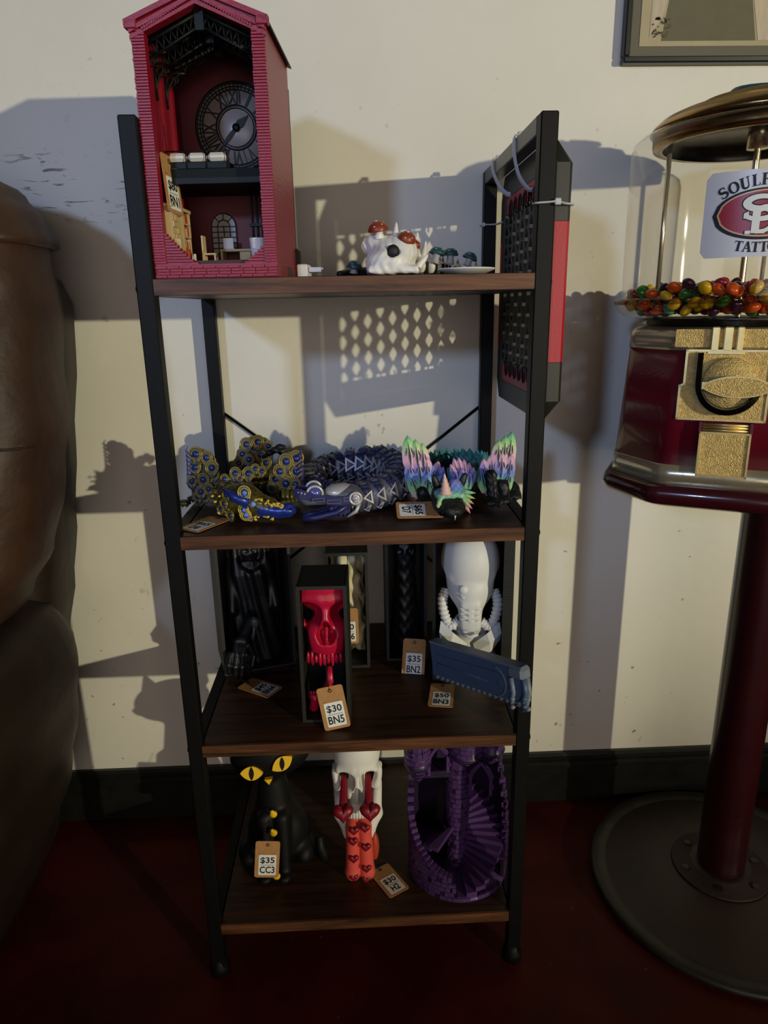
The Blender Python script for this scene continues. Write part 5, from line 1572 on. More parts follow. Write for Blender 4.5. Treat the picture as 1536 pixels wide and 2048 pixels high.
# body and tail ring with teal spikes at the back
tail = smooth_path([(.002, -.005, .016), (.012, .02, .016), (.036, .05, .018), (.042, .085, .02), (.024, .115, .022), (-.002, .122, .022), (-.022, .108, .020), (-.028, .085, .018)], 6)
teal_m = ramp_mat('teal_blue_filament', 2, [(0, (40, 60, 70)), (.5, (54, 100, 150)), (.75, (60, 140, 130)), (1, (70, 120, 170))], .45, 0, .05)
teal_m.node_tree.nodes['Texture Coordinate'].object = cd
for i in range(0, len(tail) - 2, 2):
    p = tail[i]; t = (tail[i + 1] - tail[max(i - 1, 0)]).normalized(); q = t.to_track_quat('Y', 'Z').to_matrix().to_4x4(); r = .015 - .004 * i / len(tail)
    M = T(p.x, p.y, r) @ q
    g = G(); g.lathe([(r * .7, -.007), (r, -.002), (r * .95, .004), (r * .6, .007)], 12, M=M @ RX(-90)); sg = part('body_segment', g, blk, cd)
    for a in (-38, 0, 38):
        g = G(); g.lathe([(.0058, 0), (.0064, .007), (.003, .015), (0, .0205)], 7, M=M @ RY(a) @ T(0, 0, r * .8) @ RX(-18)); part('back_spike', g, teal_m, sg)
# ================================================================== third board: book nooks
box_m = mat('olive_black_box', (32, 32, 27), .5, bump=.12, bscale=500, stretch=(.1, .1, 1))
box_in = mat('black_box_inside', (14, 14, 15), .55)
gloss_black = mat('gloss_black_filament', (18, 20, 22), .40, bump=.12, bscale=600, stretch=(.2, .2, 1))
def nook(name, label, x, y, rz, w, d, h, st=(.004, .004, .004, .004), th=.003, zb=None):
    t = thing(name, label, 'book nook', M=T(x, y, (Z3 if zb is None else zb) + .0004) @ RZ(rz))
    for nm, lo, hi in (('side_panel', (0, 0, 0), (th, d, h)), ('side_panel', (w - th, 0, 0), (w, d, h)), ('top_panel', (th, 0, h - th), (w - th, d, h)), ('bottom_panel', (th, 0, 0), (w - th, d, th))):
        g = G(); g.box(lo, hi, b=.0005); part(nm, g, box_m, t)
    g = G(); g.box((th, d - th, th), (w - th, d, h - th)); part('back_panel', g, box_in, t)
    l, r, b, tp = st
    g = G()
    ring_prism(g, [(0, 0), (w, 0), (w, h), (0, h)], [(l, b), (w - r, b), (w - r, h - tp), (l, h - tp)], -.0022, .0004)
    part('front_frame', g, box_m, t)
    return t
def skull_unit(p, k=.06):
    a = e3(p, (0, .12, .15), (.50, .62, .50))
    a = su(a, e3(p, (0, -.25, .12), (.42, .30, .38)), .12)
    a = su(a, e3(p, (0, -.36, -.54), (.29, .23, .30)), .12)
    a = su(a, c3(p, (0, -.48, -.10), (0, -.56, -.30), .075), .08)
    for s in (-1, 1):
        a = su(a, c3(p, (s * .06, -.50, -.03), (s * .33, -.42, -.05), .075), .06)
        a = su(a, c3(p, (s * .40, -.30, -.14), (s * .36, -.34, -.40), .085), .06)
        a = su(a, c3(p, (s * .36, -.34, -.40), (s * .43, .02, -.28), .06), .06)
        a = sd(a, e3(p, (s * .55, -.10, -.06), (.10, .24, .22)), .08)
    for s in (-1, 1):
        a = sd(a, e3(p, (s * .222, -.56, -.20), (.168, .34, .150)), .045)
        a = sd(a, e3(p, (s * .060, -.62, -.50), (.062, .30, .105), Matrix.Rotation(s * .35, 4, 'Y')), .02)
    a = sd(a, e3(p, (0, -.62, -.40), (.062, .30, .13)), .02)
    a = su(a, c3(p, (0, -.40, -.42), (0, -.52, -.58), .022), .02)
    for s in (-1, 1):
        a = sd(a, e3(p, (s * .30, -.40, -.60), (.08, .10, .14)), .08)
    return a
def scaled(fn, c, s):
    c = np.array(c); s = np.array(s)
    return lambda p: fn((p - c) / s) * s.min()

# --- tall black box with a hooded dark figure
b4 = nook('hooded_figure_nook', 'tall black book nook with dark hooded figure and reaching hand, left on the third board', -.0005 + .0146 + .0005, .1608, 17, .100, .080, .226, st=(.004, .004, .003, .004))
def hooded(p):
    x, y, z = p[..., 0] - .050, p[..., 1] - .044, p[..., 2]
    an = np.arctan2(y, x); r = np.hypot(x, y * 1.25)
    rad = np.interp(z, [0, .05, .10, .135, .16, .185, .205, .216], [.040, .036, .034, .036, .030, .028, .018, .002])
    a = (r - rad - .0022 * np.sin(an * 11 + z * 60)) * .8
    a = np.maximum(a, -z + .0035)
    q = np.stack([x, y, z], -1)
    a = sd(a, e3(q, (0, -.026, .166), (.019, .022, .026)), .004)
    a = su(a, e3(q, (0, -.006, .165), (.014, .013, .019)), .003)
    for s in (-1, 1):
        a = sd(a, e3(q, (s * .0058, -.020, .167), (.0042, .006, .0042)), .001)
        for k in range(3): a = su(a, c3(q, (s * (.002 + .004 * k), -.019 + .001 * k, .152), (s * (.003 + .006 * k), -.024, .118 - .004 * k), .0022, .0008), .002)
        a = su(a, c3(q, (s * .026, -.004, .130), (s * .030, -.022, .085), .010, .007), .006)
    return a
g = sculpt(hooded, (.002, .002, .002), (.098, .078, .220), .0019, M=None); part('hooded_figure', g, gloss_black, b4)
def hand_sdf(p):
    a = b3(p, (0, 0, .044), (.011, .0065, .013), .006)
    a = su(a, c3(p, (.002, .004, .054), (.010, .020, .074), .0085, .0095), .006)
    for k, (x, l) in enumerate(((-.0125, .85), (-.0042, 1.0), (.0042, .95), (.0122, .75))):
        k1 = np.array((x, -.003, .032)); k2 = np.array((x * 1.1, -.012, .032 - .013 * l)); k3 = np.array((x * 1.05, -.010, .032 - .025 * l)); k4 = np.array((x, -.005, .032 - .031 * l))
        f = su(c3(p, k1, k2, .0046, .0041), c3(p, k2, k3, .0041, .0036), .0015); f = su(f, c3(p, k3, k4, .0036, .0026), .0015)
        a = su(a, f, .0012)
    th = su(c3(p, (.012, -.002, .046), (.019, -.010, .036), .0048, .0042), c3(p, (.019, -.010, .036), (.018, -.016, .025), .0042, .0030), .002)
    return su(a, th, .002)
g = sculpt(hand_sdf, (-.022, -.022, -.004), (.030, .032, .088), .0012); part('reaching_hand', g, gloss_black, b4, M=T(.0175, -.012, .0035) @ RZ(-14) @ RY(8))
g = G(); g.tube([(.041, -.006, .052), (.044, -.009, .072)], .0022, 8); g.ell((.0445, -.0095, .078), (.0052, .0050, .0075), 14, 10)
g.tube([(.0445 + .004 * math.cos(a), -.0145, .078 + .006 * math.sin(a)) for a in np.linspace(0, 2 * PI, 16, endpoint=False)], .0007, 5, closed=True); part('candle_staff', g, mat('grey_gloss', (96, 104, 106), .3), b4)

# --- narrow box with the red skull
b5 = nook('red_skull_nook', 'narrow black book nook with a red skull inside, at the front of the third board', .1308, .0416, -1.5, .0585, .0685, .1780, st=(.0042, .0042, .0035, .0042))
rs = mat('red_silk_filament', (186, 20, 54), .30, noise=.08, nscale=60, bump=.15, bscale=700, stretch=(.25, .25, 1))
sk_f = scaled(skull_unit, (.0318, .054, .1565), (.094, .080, .098))
crop = lambda p: b3(p, (.0293, .036, .110), (.0256, .0335, .0645))
def red_skull(p):
    a = sk_f(p)
    rr = .0012 * np.sin(p[..., 0] * 420 + 3 * np.sin(p[..., 2] * 90)) * (p[..., 2] < .082)
    return np.maximum(a + rr, crop(p))
g = sculpt(red_skull, (.002, .001, .060), (.057, .067, .176), .0014); sk = part('skull', g, rs, b5)
for k in range(9):
    x = .0085 + k * .0049; l = .010 + .003 * math.sin(k * 2.3)
    yy = .012 + .00010 * (x * 1000 - 30) ** 2 * .12
    g = G(); g.ell((x, yy, .0775), (.0025, .0030, l * .80), 8, 7); part('tooth', g, rs, sk)
g = G(); g.tube([(.034, .020, .064), (.0335, .016, .046), (.026, .014, .030), (.024, .014, .022)], [.0035, .0048, .0055, .003], 8, flat=.6); part('jaw_strut', g, rs, b5)
def jaw(p): return su(c3(p, (.0085, .020, .0045), (.011, .018, .018), .0058, .0062), c3(p, (.006, .018, .022), (.017, .018, .024), .0030), .003)
g = sculpt(jaw, (-.002, .005, -.003), (.026, .030, .034), .0012); jw = part('lower_jaw', g, rs, b5, M=T(.0035, -.002, .0045))
for k in range(4):
    g = G(); g.ell((.0065 + k * .0034, .0155, .0265), (.0019, .0022, .0040), 7, 6); part('tooth', g, rs, jw, M=T(0, 0, 0))
g = G(); g.lathe([(.0012, 0), (.0035, .001), (.0012, .002)], 10) 
# --- box with white draped sculpture
b6 = nook('white_sculpture_nook', 'black book nook with a cream draped sculpture, behind the red skull box', .1580, .1715, 0, .0575, .066, .171, st=(.0042, .0042, .0042, .0042))
creamy = mat('cream_silk_filament', (206, 196, 156), .5, noise=.12, nscale=70, bump=.3, bscale=160)
def drape(p):
    x, y, z = p[..., 0], p[..., 1], p[..., 2]
    a = b3(p, (.028, .052, .083), (.024, .008, .078), .004)
    a = su(a, c3(p, (.016, .040, .012), (.024, .036, .150), .014, .012), .008)
    a = su(a, e3(p, (.032, .030, .118), (.013, .014, .036)), .010)
    a = su(a, e3(p, (.040, .034, .055), (.010, .012, .045)), .010)
    a = a + .0022 * np.sin(x * 330 + 2.5 * np.sin(z * 70)) + .0012 * np.sin(z * 260 + x * 200)
    return np.maximum(a * .8, b3(p, (.0288, .034, .084), (.0248, .031, .0798)))
g = sculpt(drape, (.002, .001, .002), (.057, .068, .168), .0017); part('draped_figure', g, creamy, b6)
# --- dark box in the back
b2 = nook('dark_nook', 'plain black book nook with shadowed inside, behind its leaning tag', .2392, .1880, 0, .0575, .080, .224)
def murk(p):
    a = e3(p, (.030, .045, .150), (.016, .018, .024))
    a = su(a, c3(p, (.030, .05, .004), (.030, .045, .13), .022, .014), .01)
    for s in (-1, 1): a = sd(a, e3(p, (.030 + s * .0065, .028, .153), (.0045, .006, .005)), .001)
    return a + .001 * np.sin(p[..., 0] * 400) * np.sin(p[..., 2] * 300)
g = sculpt(murk, (.004, .004, .0035), (.0535, .076, .180), .0019); part('shadowed_bust', g, gloss_black, b2)

# --- right box with the white mask and blue chainsaw
b3k = nook('masked_bust_nook', 'black book nook with a white respirator-masked bust, right end of the third board', .2982, .1300, -7.0, .1040, .094, .2245, st=(.004, .0135, .004, .004))
mw = mat('white_matte_filament', (222, 220, 216), .5, noise=.03, nscale=40, bump=.08, bscale=400)
def mask_sdf(p):
    x = np.abs(p[..., 0] - .0500); q = np.stack([x, p[..., 1], p[..., 2]], -1)
    a = e3(q, (0, .052, .155), (.036, .038, .050))
    a = su(a, e3(q, (0, .034, .125), (.031, .026, .034)), .010)
    helm = np.maximum(e3(q, (0, .050, .153), (.0395, .0430, .0545)), (.112 + x * .95 - q[..., 2]) * .7)
    a = su(a, helm, .0012)
    a = su(a, c3(q, (0, .026, .120), (0, .018, .072), .019, .0125), .010)
    a = su(a, b3(q, (0, .014, .090), (.0135, .008, .020), .005), .006)
    a = su(a, e3(q, (.021, .030, .140), (.011, .010, .010)), .006)
    a = su(a, c3(q, (.0, .040, .060), (.0, .045, .012), .024, .040), .010)
    for k in range(3):
        a = sd(a, b3(q, (.0095, .004, .101 - .0075 * k), (.0062, .006, .0009), .0004, Matrix.Rotation(-.16, 4, 'Y')), .0005)
    a = sd(a, b3(q, (0, .006, .0665), (.0085, .006, .0022), .001), .001)
    return a
g = sculpt(mask_sdf, (.006, .001, .004), (.088, .088, .206), .0016); mk = part('masked_bust', g, mw, b3k)
g = G(); g.lathe([(.0062, 0), (.0062, .003), (.0045, .005), (0, .0055)], 18, M=T(.0405, .0105, .128) @ RX(90)); part('filter_knob', g, mw, mk)
g = G(); g.tube([(.0355, .009, .1205), (.0405, .0065, .1165), (.046, .009, .1195)], .0013, 6); part('filter_clip', g, mw, mk)
for s in (-1, 1):
    pts = smooth_path([(.050 + s * .015, .020, .078), (.050 + s * .026, .018, .072), (.050 + s * .034, .024, .085), (.050 + s * .037, .034, .102), (.050 + s * .033, .044, .112)], 10)
    g = G(); g.tube(pts, [.0066 + .0011 * math.sin(k * 2.1) for k in range(len(pts))], 10); part('ribbed_hose', g, mw, mk)
    g = G()
    g.loft([[(.050 + s * a_, b_, c_) for a_, b_, c_ in row] for row in (((.004, .010, .050), (.008, .006, .040), (.012, .010, .030), (.006, .018, .036)), ((.022, .008, .066), (.026, .003, .054), (.028, .008, .040), (.022, .018, .050)), ((.039, .016, .080), (.041, .010, .066), (.040, .014, .054), (.038, .024, .064)))], smooth=False)
    part('collar_lapel', g, mw, mk)
g = G(); g.box((.036, .0005, .060), (.064, .006, .066), b=.001) if 0 else g.tube([(.040, .006, .066), (.050, .003, .063), (.060, .006, .066)], .0024, 8); part('chin_bar', g, mw, mk)
# chainsaw arm: bar, chain teeth, gripping claws
A_ = Vector((.2985, .0985, .3965)); B_ = Vector((.3862, -.0170, .4200))
dx = (B_ - A_).normalized(); side = dx.cross(Vector((0, 0, 1))).normalized(); upv = side.cross(dx).normalized()
SM = b3k.matrix_world.inverted() @ basis(A_, dx, side, upv)     # local: x along the bar, y towards front/right, z up
LB = (B_ - A_).length
saw_b = mat('slate_blue_filament', (72, 92, 122), .42, noise=.05, nscale=60, bump=.12, bscale=500)
saw_g = mat('blue_grey_filament', (112, 122, 134), .45)
g = G()
pl = [(0, -.0215), (LB - .012, -.0215), (LB - .004, -.016), (LB, -.004), (LB, .014), (LB - .004, .0205), (0, .0215)]
g.prism(pl, -.0062, .0062, M=RX(90)); sb = part('chainsaw_bar', g, saw_b, b3k, M=SM)
g = G(); g.prism([(0, .0213), (LB - .002, .0205), (LB + .002, .0228), (0, .0240)], -.0072, .0072, M=RX(90)); part('bar_lit_spine', g, saw_g, sb)  # lighter grey puts the light on the bar's top face into the colour
for s in (-1, 1):
    g = G(); g.prism([(.010, -.013), (LB - .034, -.013), (LB - .026, -.006), (LB - .026, .004), (LB - .034, .009), (.010, .008)], -s * .0062, -s * .0072, M=RX(90)); part('raised_panel', g, saw_b, sb)
    g = G(); g.tube([(LB - .038 + .016 * math.cos(a), s * .0066, -.003 + .018 * math.sin(a)) for a in np.linspace(-PI / 2, PI / 2, 16)], .0011, 6); part('guide_arc', g, saw_g, sb)
    g = G(); g.ell((LB - .031, s * .0062, -.003), (.005, .0018, .005), 14, 6); g.tube([(.012, s * .0072, -.003), (LB - .05, s * .0072, -.006)], .0006, 5); part('pivot_cap', g, saw_b, sb, kind='stuff')
for k in range(16):
    x = .004 + k * (LB - .012) / 15
    g = G(); g.box((x - .0030, -.0056, -.0278), (x + .0014, .0056, -.0212), b=.001); g.lathe([(0, -.0060), (.0030, -.0060), (.0030, .0060), (0, .0060)], 8, M=T(x + .0014, 0, -.0240) @ RX(90)); part('chain_tooth', g, saw_g, sb)
g = G(); g.box((LB - .018, -.0085, .006), (LB + .006, .0085, .0225), b=.004); part('end_cap', g, saw_g, sb)
for x, y, l, m in ((LB - .012, .0075, .038, saw_g), (LB + .003, .004, .034, saw_b), (LB + .001, -.004, .042, saw_g), (LB - .004, -.0075, .046, saw_b)):
    g = G(); g.tube([(x, y, .008), (x + .0015, y, .008 - l * .45), (x - .003, y * .8, .008 - l * .8), (x - .007, y * .7, .008 - l)], [.0034, .0030, .0028, .0014], 8)
    for k in range(3): g.ell((x - .001 * k, y, .004 - l * .28 * (k + 1)), (.0034, .0034, .0028), 8, 6)
    part('claw_finger', g, m, sb)

# ================================================================== bottom board
# --- black cat with yellow eyes
cat_m = mat('satin_black_cat', (13, 13, 14), .55, bump=.1, bscale=400, spec=.25)
yel = mat('yellow_filament', (244, 194, 24), .45)
ct = thing('black_cat', 'black cat figure with slanted yellow eyes and yellow buttons, left on the bottom board', 'figurine', loc=(.078, .105, Z4 + .0005))
def cat_sdf(p):
    x, y, z = p[..., 0], p[..., 1], p[..., 2]
    rz_ = Matrix.Rotation(-.20, 4, 'Y')
    a = e3(p, (.001, -.008, .182), (.054, .030, .036), rz_)
    for s in (-1, 1):
        c = np.array((.001 + s * .036, 0, .204 + s * .010)); t = np.array((.001 + s * .046, .002, .230 + s * .006))
        a = su(a, c3(p, c, t, .014, .002), .004)
    a = su(a, c3(p, (-.002, .004, .155), (.000, .006, .090), .016, .026), .010)
    a = su(a, e3(p, (.002, .010, .045), (.042, .034, .050)), .014)
    for s in (-1, 1):
        a = su(a, c3(p, (s * .012, -.018, .085), (s * .013, -.030, .006), .0105, .0085), .006)
        a = su(a, e3(p, (s * .013, -.036, .0055), (.0105, .013, .0065)), .004)
        a = su(a, e3(p, (s * .038, .004, .016), (.016, .026, .018)), .008)
    return np.maximum(a, -z)
g = sculpt(cat_sdf, (-.066, -.054, -.003), (.070, .054, .244), .0025); part('body', g, cat_m, ct)
g = G(); tp = smooth_path([(.036, .02, .008), (.060, .005, .007), (.066, -.012, .012), (.062, -.014, .030), (.060, -.008, .042)], 6); g.tube(tp, [.0085 - .00012 * k for k in range(len(tp))], 10); part('tail', g, cat_m, ct)
def eye_shape(w, h):
    n = 12; return [(-w / 2 + w * k / n, h / 2 * math.sin(PI * k / n) ** .8 * (1 if 1 else 0)) for k in range(n + 1)] + [(w / 2 - w * k / n, -h / 2 * math.sin(PI * k / n) ** .8) for k in range(1, n)]
for x, z, w, h, rot, pr_, yy in ((-.0195, .1725, .029, .0185, -2, 14, -.0395), (.0205, .1855, .031, .0180, 34, -22, -.0395)):
    M = T(x, yy, z) @ RX(-12) @ RY(-rot) @ RX(90)
    g = G(); g.prism(eye_shape(w, h), -.004, .0015, M=M); ey = part('eye', g, yel, ct)
    g = G(); g.prism([(a * 1, b) for a, b in eye_shape(h * .98, .0062)], .0012, .0022, M=M @ RZ(90 + pr_ - 12)); part('pupil', g, cat_m, ey)
g = G(); g.prism([(-.0052, .0028), (.0052, .0042), (.0005, -.0045)], -.004, .002, M=T(.0015, -.0390, .1595) @ RX(90)); part('nose', g, yel, ct)
for z, yy, x in ((.0985, -.0255, .0025), (.0745, -.0325, .002), (.0165, -.046, .004)):
    g = G(); g.lathe([(.0034, 0), (.0052, .0012), (.0045, .0038), (.002, .0048), (0, .005)], 14, M=T(x, yy, z) @ RX(90)); g.ell((x - .0014, yy - .003, z + .0042), (.0030, .0022, .0030), 8, 6); part('button', g, yel, ct)

# --- white skull with heart eyes and a long tongue
hs = thing('heart_eyed_skull', 'white skull with dark red heart eyes and long salmon tongue, on the bottom board', 'figurine', loc=(.1935, .090, Z4 + .0005))
sk2 = scaled(skull_unit, (.0, .012, .1755), (.0700, .078, .0850))
g = sculpt(lambda p: sk2(p), (-.044, -.050, .10), (.044, .072, .236), .0015); sk = part('skull', g, mat('bone_white_filament', (222, 218, 212), .55, bump=.25, bscale=700), hs)
for k in range(10):
    a = -1.0 + 2.0 * k / 9
    g = G(); g.ell((.0168 * math.sin(a), -.0235 - .0105 * math.cos(a) + .006, .1055), (.0024, .0028, .0070), 8, 7); part('tooth', g, mat('bone_white_filament', (0, 0, 0)), sk)
def jaw2(p):
    x = np.abs(p[..., 0]); q = np.stack([x, p[..., 1], p[..., 2]], -1)
    a = c3(q, (.027, .008, .128), (.024, -.004, .088), .0060, .0075)
    a = su(a, c3(q, (.024, -.004, .088), (.012, -.016, .068), .0080, .0085), .006)
    a = su(a, c3(q, (.012, -.016, .068), (0, -.018, .066), .0080), .006)
    return a
g = sculpt(jaw2, (-.040, -.032, .052), (.040, .022, .138), .0015); jw = part('lower_jaw', g, mat('bone_white_filament', (0, 0, 0)), hs)
for k in range(6):
    s = -1 if k < 3 else 1
    g = G(); g.ell((s * (.0245 - .003 * (k % 3)), -.004 - .005 * (k % 3), .099 - .006 * (k % 3)), (.0026, .0028, .0050), 7, 6); part('tooth', g, mat('bone_white_filament', (0, 0, 0)), jw)
salmon = mat('salmon_filament', (222, 84, 74), .5, bump=.08, bscale=400)
hred = mat('dark_red_filament', (124, 8, 28), .4)
def tongue(p):
    x = np.abs(p[..., 0] - 0); q = np.stack([x, p[..., 1], p[..., 2]], -1)
    a = c3(q, (.0062, -.006, .096), (.0080, -.024, .082), .0080, .0086)
    a = su(a, c3(q, (.0080, -.024, .082), (.0095, -.026, .016), .0088, .0100), .004)
    a = su(a, e3(q, (.0095, -.026, .0125), (.0108, .0105, .0122)), .004)
    return a
g = sculpt(tongue, (-.024, -.042, -.002), (.024, .006, .122), .0014); tg = part('tongue', g, salmon, hs)
def heart(s):
    p = []
    for k in range(28):
        t = 2 * PI * k / 28
        p.append((s * .0295 * 16 * math.sin(t) ** 3, s * .0295 * (13 * math.cos(t) - 5 * math.cos(2 * t) - 2 * math.cos(3 * t) - math.cos(4 * t) + 2.5)))
    return p
def heart_g(g, s, th, M):
    o = heart(s); i_ = [(x * .9, y * .9) for x, y in o]; j_ = [(x * .55, y * .55) for x, y in o]
    n = len(o)
    rings = [[(x, y, 0) for x, y in i_], [(x, y, th * .35) for x, y in o], [(x, y, th * .75) for x, y in i_], [(x, y, th) for x, y in j_]]
    g.loft(rings, M=M)
for x, z in ((-.0065, .0905), (.009, .0935), (-.008, .0755), (.0095, .0655), (-.008, .0475), (.0095, .031), (-.009, .0175), (.0085, .0065 + .004)):
    sgm = 1 if z > .02 else .9
    zz = z - .006
    g = G(); heart_g(g, .0150 * sgm, .0042, T(x * .95, -.0318 - (.0022 if zz < .07 else .000), max(zz, .0075)) @ RX(90)); part('heart_spot', g, hred, tg)
for s in (-1, 1):
    g = G(); heart_g(g, .0290, .0110, T(s * .0172 - .0015, -.0470, .1265) @ RX(82)); he = part('heart_eye', g, hred, hs)
    rings = []
    for k in range(7):
        t = k / 6; c = Vector((s * .0165 - .0015 - s * .001 * t, -.0480 + .030 * t, .132 + .028 * t)); r = .0052 - .0018 * t
        rings.append([(c.x + r * math.cos(a) * (1 + .12 * math.cos(6 * a)), c.y + r * .4 * math.sin(a), c.z + r * .8 * math.sin(a)) for a in np.linspace(0, 2 * PI, 18, endpoint=False)])
    g = G(); g.loft(rings); part('eye_stalk', g, hred, he)
g = G(); g.ell((.021, -.020, .048), (.006, .0075, .022), 10, 8); part('tongue_side', g, mat('orange_red_filament', (176, 62, 34), .5), tg)

# --- purple castle stair tower
pur = mat('purple_silk_filament', (88, 58, 112), .34, metal=.2, noise=.12, nscale=80, bump=.1, bscale=500, stretch=(.3, .3, 1))
pur_d = mat('deep_violet_filament', (44, 30, 58), .42, metal=.1, bump=.2, bscale=700, stretch=(.2, .2, 1))
cs = thing('castle_tower', 'purple stone castle tower with double spiral stairs, right on the bottom board', 'figurine', loc=(.328, .083, Z4 + .0005))
RW_ = .0665
rr = random.Random(21)
def P_(ang, r, z): a = math.radians(ang); return (r * math.sin(a), -r * math.cos(a), z)     # 0 = front, + = right
def curved_block(g, a0, a1, r0, r1, z0, z1, mi=0, n=2):
    vs = []; 
    for i in range(n + 1):
        a = a0 + (a1 - a0) * i / n
        vs += [P_(a, r0, z0), P_(a, r1, z0), P_(a, r1, z1), P_(a, r0, z1)]
    fs = [(0, 1, 2, 3), tuple(4 * n + k for k in (3, 2, 1, 0))]
    for i in range(n):
        b = 4 * i; c = b + 4
        fs += [(b + 1, c + 1, c + 2, b + 2), (b, b + 3, c + 3, c), (b + 3, b + 2, c + 2, c + 3), (b, c, c + 1, b + 1)]
    g.add(vs, fs, mi)
def wall_top(a):      # height of the outer wall by angle (deg, 0 front, + right)
    a = (a + 180) % 360 - 180
    tab = [(-180, .200), (-130, .200), (-112, .168), (-98, .120), (-80, .085), (-60, .062), (-40, .046), (-14, .034), (-12, .006), (30, .006), (58, .006), (62, .030), (78, .060), (92, .100), (104, .150), (118, .190), (135, .200), (180, .200)]
    for p, q in zip(tab, tab[1:]):
        if a <= q[0]: return p[1] + (q[1] - p[1]) * (a - p[0]) / (q[0] - p[0])
    return .2
g = G()
g.lathe([(RW_, 0), (RW_, .0055), (0, .0055)], 48); part('base_slab', g, pur, cs)
g = G()
taper = lambda z: RW_ * (1 if z < .10 else 1 - .10 * (z - .10) / .10)
for k in range(72):
    a = k * 5; zt = wall_top(a + 2.5)
    if zt < .008: continue
    nz_ = max(1, int(zt / .02))
    for j in range(nz_):
        z0 = zt * j / nz_; z1 = zt * (j + 1) / nz_; r0 = taper(z0); r1 = taper(z1)
        vs = [P_(a, r0 - .004, z0), P_(a, r0, z0), P_(a + 5, r0, z0), P_(a + 5, r0 - .004, z0), P_(a, r1 - .004, z1), P_(a, r1, z1), P_(a + 5, r1, z1), P_(a + 5, r1 - .004, z1)]
        g.add(vs, [(0, 1, 2, 3)[::-1], (4, 5, 6, 7), (1, 2, 6, 5), (3, 0, 4, 7), (0, 1, 5, 4), (2, 3, 7, 6)])
wl = part('outer_wall', g, pur_d, cs)
def stones(g, a0, a1, rfun, zf0, zf1, wdeg=7.5, hh=.0068, out=.0012, prob=.93, dep=.002):
    row = 0; z = zf0
    while z < zf1 - .002:
        a = a0 + (wdeg / 2 if row % 2 else 0)
        while a < a1 - 1:
            w = wdeg * rr.uniform(.7, 1.15); zt = wall_top(a + w / 2) if rfun is taper else 9
            if z + hh <= zt + .003 and rr.random() < prob:
                r = rfun(z); o = out * rr.uniform(.3, 1.2)
                curved_block(g, a + .4, min(a + w, a1) - .4, r - dep, r + o, z + .0005, z + hh * rr.uniform(.85, .97), n=1)
            a += w
        z += hh; row += 1
g = G(); stones(g, -180, 180, taper, .0008, .20); part('stone_blocks', g, pur, wl, kind='stuff')
# rim stones along the opening edge
g = G()
for a in list(range(-128, -12, 5)) + list(range(62, 136, 4)):
    zt = wall_top(a); r = taper(zt)
    curved_block(g, a, a + 4, r - .0065, r + .0022, zt - .004, zt + .0035, n=1)
part('rim_stones', g, pur, wl, kind='stuff')
# centre column
g = G(); g.lathe([(.013, .0055), (.0125, .05), (.0155, .10), (.0150, .15), (.0185, .19), (.021, .236)], 24); col = part('centre_column', g, pur_d, cs)
g = G(); stones(g, -180, 180, lambda z: float(np.interp(z, [.0055, .05, .10, .15, .19, .236], [.013, .0125, .0155, .0150, .0185, .021])), .006, .236, 30, .0075, .0012, .95); part('stone_blocks', g, pur, col, kind='stuff')
# two interleaved flights of treads
for fl_, a_start, n_, lab in ((0, -8, 18, 'stair_tread'), (1, 172, 14, 'stair_tread')):
    for k in range(n_):
        a0 = a_start + k * 11.0; z = .0056 + k * .0062 if not fl_ else .008 + k * .0048
        if z > .172: continue
        m = (a0 % 360)
        r1 = .0605 if wall_top(a0 + 5) > .02 or k > 3 else .0655
        g = G(); curved_block(g, a0, a0 + 12.5, .0128, r1, z - .004 if z > .012 else .0056, z + .0022, n=3)
        st = part('stair_tread', g, pur if k % 2 == 0 or 1 else pur_d, cs)
# gothic arches inside and upper towers
def arch(M, w, h, t, name='gothic_arch'):
    g = G(); o = []; i_ = []
    for q in np.linspace(0, 1, 9):
        x = -w / 2 * (1 - q ** 1.5); o.append((x, h * (.55 + .45 * q)))
    oo = [(-w / 2, 0)] + o + [(-x, z) for x, z in o[::-1][1:]] + [(w / 2, 0)]
    ii = [(x * .74, z * .90) for x, z in oo]
    n = len(oo)
    vs = [(x, 0, z) for x, z in oo] + [(x, 0, z) for x, z in ii] + [(x, t, z) for x, z in oo] + [(x, t, z) for x, z in ii]; fs = []
    for k in range(n - 1):
        fs += [(k, n + k, n + k + 1, k + 1), (2 * n + k, 2 * n + k + 1, 3 * n + k + 1, 3 * n + k), (k, k + 1, 2 * n + k + 1, 2 * n + k), (n + k, 3 * n + k, 3 * n + k + 1, n + k + 1)]
    g.add(vs, fs)
    for k in range(n - 1):
        a = Vector(oo[k]); b = Vector(oo[k + 1]); c = (a + b) / 2; d_ = (b - a).length
        if d_ < .002: continue
        g.box((c.x - .0016, -.0012, c.y - .0022), (c.x + .0016, .001, c.y + .0018))
    part(name, g, pur, cs, M=M, kind='stuff')
arch(T(-.0285, -.020, .162) @ RZ(14), .030, .044, .006)
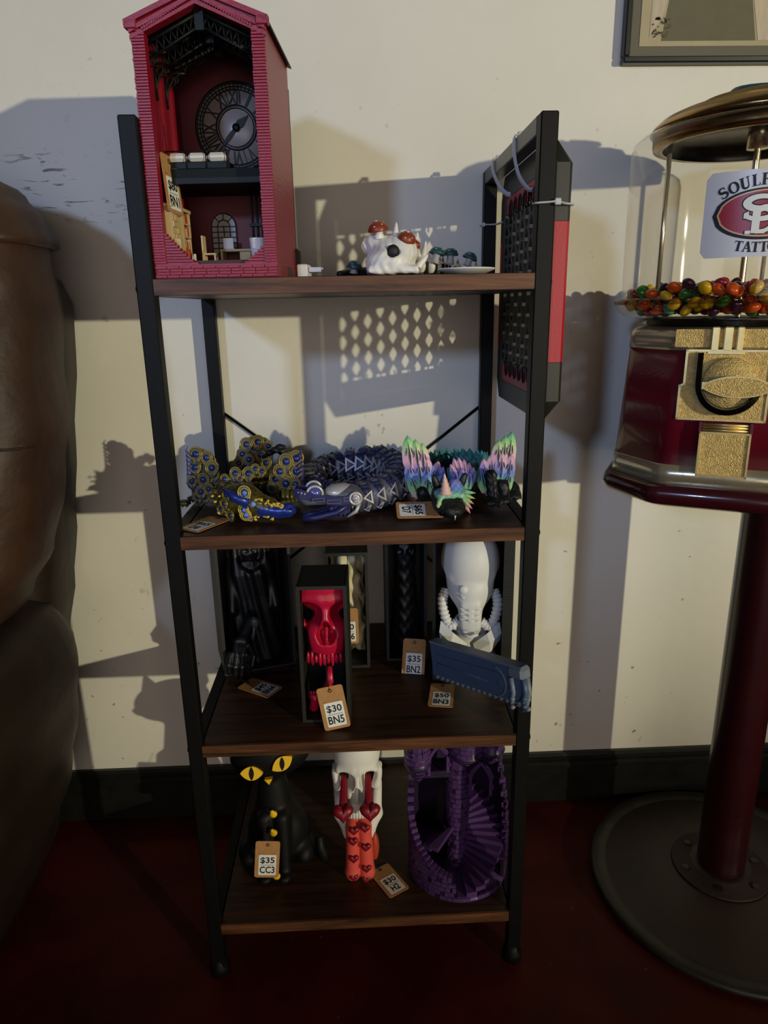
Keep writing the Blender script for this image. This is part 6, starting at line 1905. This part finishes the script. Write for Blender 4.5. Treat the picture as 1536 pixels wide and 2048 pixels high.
arch(T(.0255, -.026, .132) @ RZ(-12), .030, .050, .006)
g = G(); g.box((-.052, -.012, .150), (.000, .018, .160), b=.001); part('upper_landing', g, pur_d, cs)
def turret(x, y, z0, z1, r, corb, name='turret', nst=22):
    g = G(); g.lathe([(r * .25, z0 - corb), (r * .9, z0 - corb * .25), (r * 1.12, z0), (r, z0 + .002), (r, z1)], 20, M=T(x, y, 0)); tr = part(name, g, pur_d, cs)
    g = G(); gg = G(); stones(gg, -180, 180, lambda z: r if z > z0 else r * float(np.interp(z, [z0 - corb, z0 - corb * .25, z0], [.25, .9, 1.12])), z0 - corb * .8, z1, nst, .0068, .0011, .95)
    g.add(gg.v, gg.f, 0, T(x, y, 0)); part('stone_blocks', g, pur, tr, kind='stuff')
    return tr
turret(-.0555, -.016, .180, .2375, .0165, .030, nst=26)
turret(.0085, -.010, .190, .2395, .0235, .024, nst=20)
t3 = turret(.0395, -.016, .196, .2385, .0165, .022, nst=26)
for M in (T(.0395, -.0335, .203), T(-.0555, -.0335, .196)):
    arch(M, .014, .026, .004, 'turret_window')
for k in range(9):
    g = G(); g.box((-.003, -.002, 0), (.003, .002, .012)); part('buttress', g, pur, cs, M=T(*P_(150 + k * 8 - 32, .060, .196)))

# ------------------------------------------------------------------ settle every figure on its board
def settle(names, z):
    dg = {}
    for o in bpy.data.objects:
        if o.parent is None and o.name in names:
            lo = 1e9; st = [(o, o.matrix_world.copy())]
            while st:
                q, M = st.pop()
                if q.type == 'MESH':
                    n = len(q.data.vertices); co = np.empty(n * 3); q.data.vertices.foreach_get('co', co); co = co.reshape(-1, 3)
                    m = np.array(M); lo = min(lo, float((co @ m[2, :3] + m[2, 3]).min()))
                for c in q.children: st.append((c, M @ c.matrix_parent_inverse @ c.matrix_local))
            o.location.z += z + .0003 - lo
bpy.context.view_layer.update()
settle(('peacock_dragon', 'armoured_dragon', 'feathered_dragon'), Z2)
settle(('mushroom_dragon',), Z1)
settle(('black_cat', 'heart_eyed_skull', 'castle_tower'), Z4)
